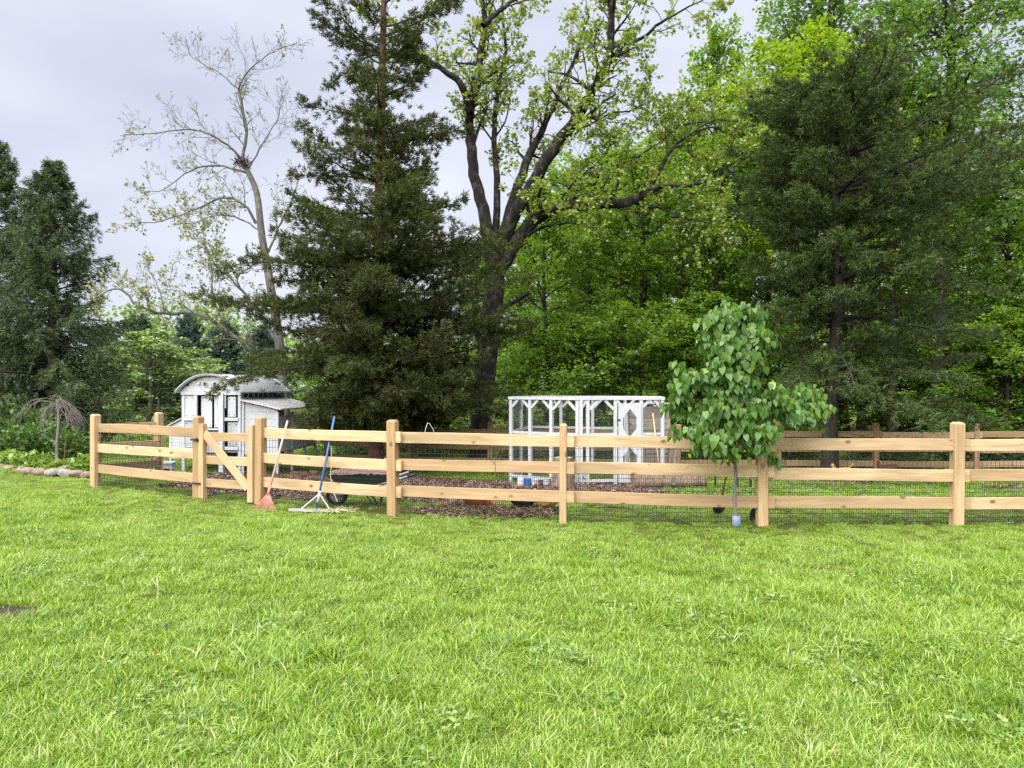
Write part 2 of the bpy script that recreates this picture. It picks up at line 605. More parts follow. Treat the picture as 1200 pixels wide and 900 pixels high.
def needle_cloud(P, D, rng, per, length, width, spread=0.6, up=0.15, tintvar=0.16, tb=None):
    n = len(P)
    base = rng.random(n) if tb is None else tb
    P = np.repeat(P, per, 0); D = np.repeat(D, per, 0)
    t = np.clip(np.repeat(base, per) * (1 - tintvar) + rng.random(n * per) * tintvar, 0, 1)
    m = len(P)
    d = unit(unit(D) + rng.normal(0, spread, (m, 3)) + [0, 0, up])
    nr = unit(rng.normal(0, 1, (m, 3)) + [0, 0, 0.6])
    T = np.array(NEEDLE_T) * [1, width / length, 1]
    V, F = stamp(T, NEEDLE_F, P + rng.normal(0, length * 0.25, (m, 3)), d, nr, length * rng.uniform(0.6, 1.3, m))
    return V, F, np.repeat(t, 3)


def conifer(seed, H, prof, trunk, tr, nb, h0=0.08, elev=(35, -15), droop=0.25, tipup=0.25, lat=10, latlen=0.42,
            latdroop=0.1, vs_=0.0, zs=None, lenvar=(0.72, 1.1), tpow=1.0, layer=0.0, npt=4, per=10, nl=0.10, nw=0.02, spread=0.55, up=0.1, inner=0.25, wob=0.07, az_gap=None, bare=0.0, dead=0):
    """trunk: path; prof(t) branch length at relative height t"""
    rng = np.random.default_rng(seed)
    W = Wood(); P = []; D = []; TB = []
    k = np.linspace(0, 1, len(trunk))
    W.addr(trunk, tr * (1 - k) ** 0.8 * 1.0 + 0.012 + tr * 0.5 * np.exp(-k * 30))
    ts = h0 + (1 - h0) * ((np.arange(nb) + rng.random(nb)) / nb) ** tpow
    if zs is not None:
        ts = np.sort(np.interp((np.arange(nb) + rng.random(nb)) / nb, zs[1], zs[0]) / H)
    if layer:          # boughs gather in uneven tiers
        h = ts * H; q = (np.floor(h / layer) + 0.5) * layer
        ts = np.clip((q + (h - q) * 0.55 + rng.normal(0, 0.05, nb)) / H, 0.02, 0.99)
    for i, t in enumerate(ts):
        p, _, _ = along(trunk, np.array([t])); p = p[0]
        az = i * 2.39996 + rng.normal(0, 0.35)
        L = prof(t, az) * rng.uniform(*lenvar)
        if L < 0.06: continue
        e = math.radians(elev[1] + (elev[0] - elev[1]) * t + rng.normal(0, 6))
        d = np.array([math.cos(az) * math.cos(e), math.sin(az) * math.cos(e), math.sin(e)])
        n = 7; pts = [p]
        for j in range(n):
            f = (j + 1) / n
            d = unit(d + rng.normal(0, wob, 3) + np.array([0, 0, -droop / n + (tipup * 2.2 / n if f > 0.55 else 0)]))
            pts.append(pts[-1] + d * L / n)
        pts = np.array(pts)
        rb = 0.008 + 0.012 * L
        W.add(pts, rb, 0.004)
        if rng.random() < bare: continue
        m = max(3, int(lat * (0.35 + L / 2.2)))
        s = inner + (1 - inner) * (np.arange(m) + rng.random(m)) / m
        q, qd, _ = along(pts, s)
        sg = np.where(np.arange(m) % 2 == 0, 1.0, -1.0)[:, None]
        sid = unit(np.cross(qd, [0, 0, 1.0])) * sg
        ld = unit(qd * 0.65 + sid * rng.uniform(0.5, 1.1, (m, 1)) + np.array([0, 0, -latdroop]) + rng.normal(0, 0.12, (m, 3)))
        ll = (latlen * L * (1.08 - s) + 0.10) * rng.uniform(0.6, 1.2, m)
        u = (np.arange(npt) + 0.5) / npt
        ap = q[:, None] + ld[:, None] * (ll[:, None] * u[None])[..., None]
        ap = ap + np.array([0, 0, -1.0]) * (latdroop * (ll[:, None] * u[None]) ** 2 / np.maximum(ll[:, None], 0.1))[..., None]
        ap = ap + rng.normal(0, 1, ap.shape) * [vs_ * 0.5, vs_ * 0.5, vs_]
        P.append(ap.reshape(-1, 3)); D.append(np.repeat(ld, npt, 0))
        TB.append(np.clip(rng.random(m * npt) * 0.3 + 0.25 * np.repeat(rng.random(m), npt) + 0.45 * rng.random(), 0, 1))
        for j in range(0, m, 2):
            W.add(np.array([q[j], q[j] + ld[j] * ll[j] * 0.9]), 0.006, 0.003)
        P.append(pts[-2:]); D.append(np.repeat(unit(pts[-1] - pts[-2])[None], 2, 0)); TB.append(rng.random(2))
    for _ in range(dead):       # bare dead twigs low in the crown
        t = rng.uniform(0.03, 0.5); p, _, _ = along(trunk, np.array([t])); az = rng.random() * 6.28
        W.add(grow(rng, p[0], [math.cos(az), math.sin(az), -0.1], rng.uniform(0.5, 1.6), 5, 0.12, -0.02), 0.012, 0.003)
    P = np.concatenate(P); D = np.concatenate(D); TB = np.concatenate(TB)
    NV = needle_cloud(P, D, rng, per, nl, nw, spread, up, tb=TB)
    return W, NV


def plant_tree(name, loc, W, crown, wm, lm, label, cat='tree', group=None, wname='trunk', cname='crown', rz=0.0, scale=None, bm=None):
    r = empty(name, loc, rz, label, cat, group)
    if scale: r.scale = (scale,) * 3
    if W is not None:
        if bm is not None:
            B = Wood(); B.t = W.t[1:]; W.t = W.t[:1]
            v, f = B.mesh(); mesh_np('branches', v, f, bm, r, smooth=True)
        v, f = W.mesh(); mesh_np(wname, v, f, wm, r, smooth=True)
    if crown is not None:
        mesh_np(cname, crown[0], crown[1], lm, r, attrs={'tint': crown[2]})
    return r


def copy_thing(root, loc, rz, scale, label, group=None):
    r = root.copy(); C.objects.link(r)
    r.location = loc; r.rotation_euler = (0, 0, rz); r.scale = scale if hasattr(scale, '__len__') else (scale,) * 3
    r['label'] = label
    if group: r['group'] = group
    for ch in root.children:
        c = ch.copy(); C.objects.link(c); c.parent = r
    return r


def bush(seed, rx, ry, rz, clumps, per, size, stems=7, flat=0.5, T=LEAF_T, F=LEAF_F, cs=0.16, updown=0.6, hollow=0.45):
    rng = np.random.default_rng(seed)
    d = unit(rng.normal(0, 1, (clumps, 3))); d[:, 2] = np.abs(d[:, 2]) * 1.1 - 0.12
    rad = rng.uniform(hollow, 1.0, (clumps, 1)) * (1 + 0.22 * np.sin(d[:, :1] * 5 + seed) * np.cos(d[:, 1:2] * 4))
    c = d * rad * [rx, ry, rz]; c[:, 2] = np.maximum(c[:, 2], 0.02)
    P = np.repeat(c, per, 0) + rng.normal(0, cs, (clumps * per, 3)) * [1, 1, flat]
    P[:, 2] = np.maximum(P[:, 2], 0.01)
    D = unit(P / [rx, ry, rz] + [0, 0, 0.1])
    t = np.clip(np.repeat(rng.random(clumps), per) * 0.55 + rng.random(clumps * per) * 0.45, 0, 1)
    V, FF, tt = leaves(P, D, rng, size, 0.8, updown, 0.15, T=T, F=F, tint=t)
    W = Wood()
    for k in range(stems):
        e = c[rng.integers(clumps)] * 0.9
        m = e * [0.45, 0.45, 0.6] + rng.normal(0, 0.05, 3)
        W.add(smooth_path([rng.normal(0, 0.06, 3) * [1, 1, 0] - [0, 0, 0.03], m, e], 3), 0.018, 0.004)
    return W, (V, FF, tt)


# foliage colours
G_MAPLE = leaf_mat('maple leaves', [(0.0, (0.075, 0.165, 0.018)), (0.5, (0.145, 0.275, 0.028)), (1.0, (0.27, 0.39, 0.042))], 0.52, 0.03)
G_BRIGHT = leaf_mat('bright maple leaves', [(0.0, (0.12, 0.23, 0.014)), (0.5, (0.21, 0.34, 0.02)), (1.0, (0.31, 0.42, 0.03))], 0.46, 0.03)
G_TULIP = leaf_mat('tall tree leaves', [(0.0, (0.07, 0.15, 0.03)), (0.6, (0.13, 0.25, 0.05)), (1.0, (0.23, 0.36, 0.085))], 0.5, 0.03)
G_OAK = leaf_mat('young oak leaves', [(0.0, (0.12, 0.195, 0.03)), (0.5, (0.21, 0.295, 0.04)), (1.0, (0.32, 0.39, 0.075))], 0.42, 0.04)
G_SPARSE = leaf_mat('sparse spring leaves', [(0.0, (0.13, 0.17, 0.06)), (0.5, (0.21, 0.25, 0.08)), (1.0, (0.32, 0.34, 0.13))], 0.4, 0.04)
G_CEDAR = leaf_mat('cedar sprays', [(0.0, (0.11, 0.075, 0.036)), (0.14, (0.062, 0.06, 0.022)), (0.5, (0.052, 0.07, 0.021)), (0.85, (0.08, 0.106, 0.028)), (1.0, (0.135, 0.165, 0.042))], 0.22, 0.015)
G_CEDAR2 = leaf_mat('dark cedar sprays', [(0.0, (0.10, 0.07, 0.03)), (0.12, (0.045, 0.058, 0.019)), (0.6, (0.056, 0.094, 0.025)), (1.0, (0.11, 0.16, 0.04))], 0.22, 0.015)
G_SPRUCE = leaf_mat('spruce needles', [(0.0, (0.045, 0.07, 0.036)), (0.5, (0.07, 0.105, 0.046)), (0.85, (0.10, 0.14, 0.055)), (1.0, (0.17, 0.21, 0.07))], 0.18, 0.02)
G_FARPINE = leaf_mat('haze-blue pine needles', [(0.0, (0.055, 0.095, 0.075)), (0.6, (0.08, 0.13, 0.10)), (1.0, (0.12, 0.18, 0.13))], 0.15, 0.03)  # blue-green pine, with the haze of distance painted into the needle colour
G_PALE = leaf_mat('pale layered leaves', [(0.0, (0.12, 0.19, 0.06)), (0.5, (0.18, 0.27, 0.09)), (1.0, (0.26, 0.36, 0.13))], 0.35, 0.04)
G_LINDEN = leaf_mat('young linden leaves', [(0.0, (0.05, 0.12, 0.020)), (0.55, (0.09, 0.195, 0.028)), (0.85, (0.15, 0.275, 0.04)), (1.0, (0.32, 0.42, 0.035))], 0.38, 0.03, 0.42)
G_SHRUB = leaf_mat('shrub leaves', [(0.0, (0.04, 0.085, 0.022)), (0.6, (0.075, 0.14, 0.035)), (1.0, (0.15, 0.24, 0.06))], 0.35, 0.02)
G_HOSTA = leaf_mat('lime perennial leaves', [(0.0, (0.11, 0.20, 0.03)), (1.0, (0.23, 0.33, 0.07))], 0.3, 0.03)

B_DARK = bark_mat('dark oak bark', (0.007, 0.006, 0.0055), (0.016, 0.014, 0.013), (0.036, 0.032, 0.03), 1.0, lichen=(0.045, 0.045, 0.042))
B_GREY = bark_mat('grey lichen bark', (0.055, 0.052, 0.048), (0.10, 0.096, 0.088), (0.17, 0.165, 0.15), 1.2, lichen=(0.15, 0.16, 0.13))
B_RED = bark_mat('red cedar bark', (0.045, 0.024, 0.018), (0.10, 0.05, 0.036), (0.18, 0.10, 0.075), 1.6)
B_MAPLE = bark_mat('woodland bark', (0.014, 0.013, 0.011), (0.033, 0.030, 0.026), (0.07, 0.066, 0.06), 1.2)
B_YOUNG = bark_mat('young smooth bark', (0.10, 0.09, 0.075), (0.16, 0.145, 0.12), (0.22, 0.20, 0.17), 3.0)
B_WEEP = bark_mat('weeping twigs bark', (0.10, 0.08, 0.075), (0.17, 0.145, 0.14), (0.28, 0.245, 0.24), 2.0)

# ------------------------------------------------------------------ the ground
def grid_sheet(name, xs, ys, mat, dz=0.0, mask=None, label=None):
    X, Y = np.meshgrid(xs, ys)
    Z = gz(X, Y) + dz
    v = np.stack([X, Y, Z], -1).reshape(-1, 3)
    nx = len(xs); i = np.arange(len(ys) - 1)[:, None] * nx + np.arange(nx - 1)[None]
    f = np.stack([i, i + 1, i + 1 + nx, i + nx], -1).reshape(-1, 4)
    if mask is not None:
        c = v[f].mean(1); f = f[mask(c[:, 0], c[:, 1])]
    o = mesh_np(name, v, f, mat, smooth=True)
    tag(o, kind='structure')
    return o


def soil_mat():
    m, nt, out = new_mat('lawn soil')
    ge = nt.nodes.new('ShaderNodeNewGeometry')
    a = noise(nt, ge.outputs['Position'], 1.2, 5, 0.6)
    b = noise(nt, ge.outputs['Position'], 90, 5, 0.8)
    col = ramp(nt, b, [(0.3, (0.022, 0.020, 0.008)), (0.5, (0.07, 0.085, 0.018)), (0.62, (0.13, 0.14, 0.04)), (0.75, (0.24, 0.22, 0.10))])
    col = mixc(nt, ramp_f(nt, a, 0.55, 0.75), col, (0.10, 0.115, 0.04))
    principled(nt, out, col, 0.95, 0.1, bump=b, bstr=0.6, bdist=0.03)
    return m


def far_axis(lo, hi, step, far, k=1.25):
    a = list(np.arange(lo, hi + 1e-6, step)); s = step
    while a[-1] < far: s *= k; a.append(a[-1] + s)
    s = step; b = []
    x = lo
    while x > -far: s *= k; x -= s; b.append(x)
    return np.array(b[::-1] + a)


M_SOIL = soil_mat()
grid_sheet('ground', far_axis(-14, 14, 0.3, 420), far_axis(-4, 24, 0.3, 420), M_SOIL)


def mulch_mask(x, y):
    """the mulched yard inside the fence"""
    w = 0.35 * np.sin(x * 1.7) + 0.2 * np.sin(y * 2.3 + x)
    yf = np.interp(x, FX, FY)
    a = (x > -6.2) & (x < 2.6) & (y > yf + 1.75 + w + np.clip(x, 0, 9) * 0.75) & (y < 16.0 + 0.6 * w)
    b = (x > -5.9) & (x < -2.8) & (y > yf + 0.75 + 0.5 * w) & (y < 15)
    c = (x > 6.0) & (x < 14) & (y > 15.6 + w) & (y < 17.4 + w)
    d = (x > 9.0) & (x < 14) & (y > 13.6 + w) & (y < 14.3 + w)
    return a | b | c | d


def in_fence(x, y):
    return (y > np.interp(x, FX, FY)) & (x > -7.0)


HOLES = [(-3.95, 5.35, 0.47, 0.40)]     # muddy hollow at the left edge


def hole(x, y, k=1.0):
    r = np.zeros_like(np.asarray(x, float), bool)
    for cx, cy_, a, b in HOLES:
        r |= ((x - cx) / (a * k)) ** 2 + ((y - cy_) / (b * k)) ** 2 < 1
    return r


def mound(x, y):
    """compost heap near the fence"""
    cx, cy_ = -0.35, 10.02
    return np.clip(1 - ((x - cx) / 0.98) ** 2 - ((y - cy_) / 0.40) ** 2, 0, None)


def mulch_mat():
    m, nt, out = new_mat('bark mulch')
    ge = nt.nodes.new('ShaderNodeNewGeometry')
    a = noise(nt, ge.outputs['Position'], 22, 5, 0.75)
    b = noise(nt, ge.outputs['Position'], 1.5, 3, 0.6)
    col = ramp(nt, a, [(0.3, (0.03, 0.016, 0.011)), (0.5, (0.08, 0.043, 0.031)), (0.72, (0.16, 0.10, 0.08))])
    col = mixc(nt, ramp_f(nt, b, 0.55, 0.8), col, (0.16, 0.11, 0.085))
    principled(nt, out, col, 0.95, 0.1, bump=a, bstr=0.8, bdist=0.03)
    return m


M_MULCH = mulch_mat()
grid_sheet('mulch_ground', np.arange(-6.4, 14, 0.12), np.arange(9.5, 18.2, 0.12), M_MULCH, 0.012, mulch_mask)

# muddy hollow: a sheet of wet soil
M_MUD = plain_mat('wet mud', (0.026, 0.018, 0.012), 0.6, 0.3, 0, 0.6, 20)
grid_sheet('mud_patch', np.arange(-4.5, -3.4, 0.03), np.arange(4.85, 5.85, 0.03), M_MUD, 0.006, lambda x, y: hole(x, y))


# ------------------------------------------------------------------ grass: clumps spread by geometry nodes
def blade_clump(seed, n, rad, h, w, bend, lean=0.35):
    rng = np.random.default_rng(seed)
    r = rad * np.sqrt(rng.random(n)); a = rng.random(n) * 6.283
    p = np.stack([r * np.cos(a), r * np.sin(a), np.full(n, -0.01)], -1)
    az = rng.random(n) * 6.283
    hh = h * rng.uniform(0.45, 1.2, n); ww = w * rng.uniform(0.6, 1.3, n)
    o = np.stack([np.cos(az), np.sin(az), 0 * az], -1)
    sd = np.stack([-np.sin(az), np.cos(az), 0 * az], -1)
    tw = rng.uniform(-0.7, 0.7, n)[:, None]
    sd = unit(sd + o * tw)
    ln = rng.uniform(0, lean, n); bd = bend * rng.uniform(0.1, 1.3, n)
    V = []
    for t, k in ((0, 0.8), (0.45, 1.0), (0.8, 0.62), (1.0, 0.0)):
        c = p + o * (hh * (ln * t + bd * t * t))[:, None] + np.array([0, 0, 1.0]) * (hh * (t - 0.45 * bd * t * t))[:, None]
        if k > 0:
            V += [c - sd * (ww * k / 2)[:, None], c + sd * (ww * k / 2)[:, None]]
        else: V.append(c)
    V = np.stack(V, 1)
    F = np.array([(0, 1, 3), (0, 3, 2), (2, 3, 5), (2, 5, 4), (4, 5, 6)])
    FF = (np.arange(n) * 7)[:, None, None] + F[None]
    return V.reshape(-1, 3), FF.reshape(-1, 3), np.repeat(rng.random(n), 7)


def clover_clump(seed, n, rad, h, size):
    rng = np.random.default_rng(seed)
    r = rad * np.sqrt(rng.random(n)); a = rng.random(n) * 6.283
    c = np.stack([r * np.cos(a), r * np.sin(a), h * rng.uniform(0.4, 1.1, n)], -1)
    P = np.repeat(c, 3, 0)
    az = np.repeat(rng.random(n) * 6.283, 3) + np.tile([0, 2.09, 4.19], n)
    D = np.stack([np.cos(az), np.sin(az), rng.uniform(-0.2, 0.35, 3 * n)], -1)
    N = unit(rng.normal(0, 0.3, (3 * n, 3)) + [0, 0, 1])
    T = [(0, 0, 0), (0.55, 0.42, 0.06), (1, 0.2, 0), (1, -0.2, 0), (0.55, -0.42, 0.06)]
    V, F = stamp(T, [(0, 1, 2), (0, 2, 3), (0, 3, 4)], P, D, N, np.repeat(size * rng.uniform(0.7, 1.3, n), 3))
    return V, F, np.repeat(np.repeat(rng.random(n), 3), 5)


G_GRASS = leaf_mat('lawn blades', [(0.0, (0.07, 0.14, 0.008)), (0.3, (0.15, 0.275, 0.014)), (0.65, (0.245, 0.385, 0.026)), (0.93, (0.34, 0.45, 0.06)), (1.0, (0.46, 0.49, 0.22))],
                   0.4, 0.04, 0.42, patch=(0.9, 0.6), grain=0.25)
G_LONG = leaf_mat('long pale blades', [(0.0, (0.20, 0.31, 0.05)), (0.6, (0.30, 0.40, 0.11)), (1.0, (0.42, 0.50, 0.22))], 0.35, 0.08, 0.4)
G_CLOVER = leaf_mat('clover leaves', [(0.0, (0.09, 0.17, 0.025)), (0.6, (0.15, 0.25, 0.04)), (1.0, (0.26, 0.36, 0.11))], 0.35, 0.05, 0.4, patch=(1.3, 0.3), grain=0.25)
M_CHIP = leaf_mat('mulch chips', [(0.0, (0.03, 0.016, 0.011)), (0.5, (0.085, 0.046, 0.034)), (0.85, (0.17, 0.11, 0.088)), (1.0, (0.34, 0.28, 0.24))], 0.0, 0.02, 0.6)
M_STRAW = leaf_mat('straw and litter', [(0.0, (0.05, 0.033, 0.018)), (0.5, (0.15, 0.105, 0.06)), (0.85, (0.28, 0.22, 0.13)), (1.0, (0.46, 0.40, 0.27))], 0.05, 0.02, 0.6)


def clump_source(name, vft, mat):
    """a clump mesh used only through geometry nodes; its object stays out of the scene"""
    v, f, t = vft
    o = mesh_np(name, v, f, mat, attrs={'tint': t})
    C.objects.unlink(o)
    return o


def scatter(name, sources, pts, kinds, rot, scl, tilt=None, label=None, cat=None):
    """ONE object: points that carry clumps"""
    n = len(pts)
    me = bpy.data.meshes.new(name)
    me.vertices.add(n); me.vertices.foreach_set('co', np.asarray(pts, np.float32).ravel())
    a = me.attributes.new('kind_index', 'INT', 'POINT'); a.data.foreach_set('value', np.asarray(kinds, np.int32))
    r3 = np.zeros((n, 3), np.float32); r3[:, 2] = rot
    if tilt is not None: r3[:, :2] = tilt
    a = me.attributes.new('turn', 'FLOAT_VECTOR', 'POINT'); a.data.foreach_set('vector', r3.ravel())
    a = me.attributes.new('size', 'FLOAT', 'POINT'); a.data.foreach_set('value', np.asarray(scl, np.float32))
    o = bpy.data.objects.new(name, me); C.objects.link(o)
    ng = bpy.data.node_groups.new(name + ' spread', 'GeometryNodeTree')
    ng.interface.new_socket('Geometry', in_out='INPUT', socket_type='NodeSocketGeometry')
    ng.interface.new_socket('Geometry', in_out='OUTPUT', socket_type='NodeSocketGeometry')
    N, L = ng.nodes, ng.links
    gi = N.new('NodeGroupInput'); go = N.new('NodeGroupOutput')

    def named(nm, ty):
        q = N.new('GeometryNodeInputNamedAttribute'); q.data_type = ty; q.inputs['Name'].default_value = nm
        return q.outputs['Attribute']
    ki = named('kind_index', 'INT'); tu = named('turn', 'FLOAT_VECTOR'); si = named('size', 'FLOAT')
    jn = N.new('GeometryNodeJoinGeometry')
    for k, s in enumerate(sources):
        oi = N.new('GeometryNodeObjectInfo'); oi.inputs['Object'].default_value = s; oi.inputs['As Instance'].default_value = True
        cmpn = N.new('FunctionNodeCompare'); cmpn.data_type = 'INT'; cmpn.operation = 'EQUAL'
        ii = [x for x in cmpn.inputs if x.type == 'INT']
        L.new(ki, ii[0]); ii[1].default_value = k
        ip = N.new('GeometryNodeInstanceOnPoints')
        L.new(gi.outputs[0], ip.inputs['Points'])
        L.new(cmpn.outputs[0], ip.inputs['Selection'])
        L.new(oi.outputs['Geometry'], ip.inputs['Instance'])
        L.new(tu, ip.inputs['Rotation']); L.new(si, ip.inputs['Scale'])
        L.new(ip.outputs[0], jn.inputs[0])
    L.new(jn.outputs[0], go.inputs[0])
    md = o.modifiers.new('spread', 'NODES'); md.node_group = ng
    tag(o, label, cat, kind='stuff')
    return o


S_GRASS = [clump_source('grass_clump', blade_clump(11 + k, 240, 0.17, 0.068, 0.0046, 0.85, 0.8), G_GRASS) for k in range(4)]
S_TALL = [clump_source('tall_grass_clump', blade_clump(31 + k, 70, 0.11, 0.125, 0.006, 0.85, 0.5), G_GRASS) for k in range(3)]
S_FINE = [clump_source('short_grass_clump', blade_clump(51 + k, 260, 0.22, 0.05, 0.006, 0.7, 0.6), G_GRASS) for k in range(2)]
S_CLOV = [clump_source('clover_clump', clover_clump(61 + k, 45, 0.17, 0.055, 0.020), G_CLOVER) for k in range(2)]
S_LONG = [clump_source('long_grass_clump', blade_clump(71 + k, 8, 0.09, 0.15, 0.0065, 1.1, 0.7), G_LONG) for k in range(3)]
S_ALL = S_GRASS + S_TALL + S_FINE + S_CLOV + S_LONG          # 0-3, 4-6, 7-8, 9-10, 11-13


def lumps(x, y):
    """slow variation over the lawn, -1 to 1"""
    return (np.sin(x * 1.9 + 0.6 * y + 1) + np.sin(y * 2.4 - x * 0.8 + 2.2) + np.sin(x * 0.7 - y * 1.1) + np.sin(3.7 * x + 2.9 * y)) / 3.2


def spread_points(rng, x0, x1, y0, y1, dens, wedge=1.25):
    n = int((x1 - x0) * (y1 - y0) * dens)
    x = rng.uniform(x0, x1, n); y = rng.uniform(y0, y1, n)
    k = np.abs(x) < y * 600 / FPX * wedge + 2.2
    return x[k], y[k]


def lawn():
    rng = np.random.default_rng(5)
    X = []; Y = []; K = []; S = []
    # lawn in front of the fence
    for (a, b, dens) in ((1.6, 5.0, 105), (5.0, 7.5, 75), (7.5, 10.2, 70), (10.2, 14.5, 55)):
        x, y = spread_points(rng, -13, 12, a, b, dens)
        out = ~in_fence(x, y); x, y = x[out], y[out]
        lu = lumps(x, y) + rng.normal(0, 0.3, len(x))
        fy = np.interp(x, FX, FY)
        k = np.where(lu > 0.85, 4 + rng.integers(0, 3, len(x)), rng.integers(0, 4, len(x)))
        k = np.where(lu < -0.72, 7 + rng.integers(0, 2, len(x)), k)
        k = np.where(rng.random(len(x)) < np.interp(lumps(x * 0.8 + 9, y * 0.9 - 4), [0.3, 0.9], [0.015, 0.12]), 9 + rng.integers(0, 2, len(x)), k)
        k = np.where(rng.random(len(x)) < 0.018 * np.interp(lu, [-0.5, 0.6], [0.4, 1.6]), 11 + rng.integers(0, 3, len(x)), k)
        s = rng.uniform(0.75, 1.15, len(x)) * np.where(lu > 0, 1.08, 0.92) * np.interp(fy - y, [0.1, 0.5, 1.6, 3], [0.55, 0.6, 0.8, 1.0])
        k = np.where((fy - y < 0.7) & (((k >= 4) & (k < 7)) | (k > 10)), 7, k)
        X.append(x); Y.append(y); K.append(k); S.append(s)
    # a fine low layer under the near lawn
    x, y = spread_points(rng, -7, 7, 1.8, 6.5, 30)
    out = ~in_fence(x, y); x, y = x[out], y[out]
    X.append(x); Y.append(y); K.append(rng.integers(7, 9, len(x))); S.append(rng.uniform(0.7, 1.0, len(x)))
    # inside the yard: thinner grass and clover
    x, y = spread_points(rng, -9, 13, 9.0, 18.4, 44)
    k = in_fence(x, y) & ~mulch_mask(x, y) & (mound(x, y) < 0.1); x, y = x[k], y[k]
    cl = lumps(x * 1.3 + 4, y * 1.2) + 0.25 * np.clip(x / 4, -1, 1.5) + rng.normal(0, 0.3, len(x))
    k = np.where(cl > 0.35, 9 + rng.integers(0, 2, len(x)), rng.integers(0, 4, len(x)))
    k = np.where(cl < -0.8, 7, k)
    X.append(x); Y.append(y); K.append(k); S.append(rng.uniform(0.55, 0.9, len(x)) * np.interp(y - np.interp(x, FX, FY), [0, 1.5, 4], [0.75, 0.9, 1.2]))
    # stray tufts in the mulch edges
    x, y = spread_points(rng, -6, 12, 10, 18, 2.5)
    k = mulch_mask(x, y); x, y = x[k], y[k]
    X.append(x); Y.append(y); K.append(rng.integers(4, 7, len(x))); S.append(rng.uniform(0.4, 0.8, len(x)))
    # beyond the back fence and to the left
    for (a, b, x0, x1, dens) in ((14.5, 19, -15, -7, 18), (18.4, 30, -24, 22, 9), (30, 46, -36, -8, 5)):
        x, y = spread_points(rng, x0, x1, a, b, dens)
        X.append(x); Y.append(y); K.append(rng.integers(0, 4, len(x))); S.append(rng.uniform(1.2, 2.0, len(x)))
    x = np.concatenate(X); y = np.concatenate(Y); k = np.concatenate(K); s = np.concatenate(S)
    # thin the grass around the muddy hollow and in small worn spots
    worn = np.zeros(len(x))
    for wx, wy, wr in ((-0.72, 5.0, 0.22), (1.15, 4.25, 0.25), (1.2, 3.45, 0.3), (-0.05, 3.55, 0.25), (-2.6, 5.9, 0.2), (2.9, 3.5, 0.2)):
        worn = np.maximum(worn, np.exp(-((x - wx) ** 2 + ((y - wy) * 0.8) ** 2) / wr ** 2))
    keep = ~hole(x, y, 1.0) & (rng.random(len(x)) > worn * 0.12)
    x, y, k, s, worn = x[keep], y[keep], k[keep], s[keep], worn[keep]
    s = s * (1 - 0.4 * worn)
    p = np.stack([x, y, gz(x, y)], -1)
    scatter('grass', S_ALL, p, k, rng.random(len(x)) * 6.283, s, rng.normal(0, 0.12, (len(x), 2)),
            'bright green unmown lawn grass with longer tufts and clover', 'grass')


lawn()


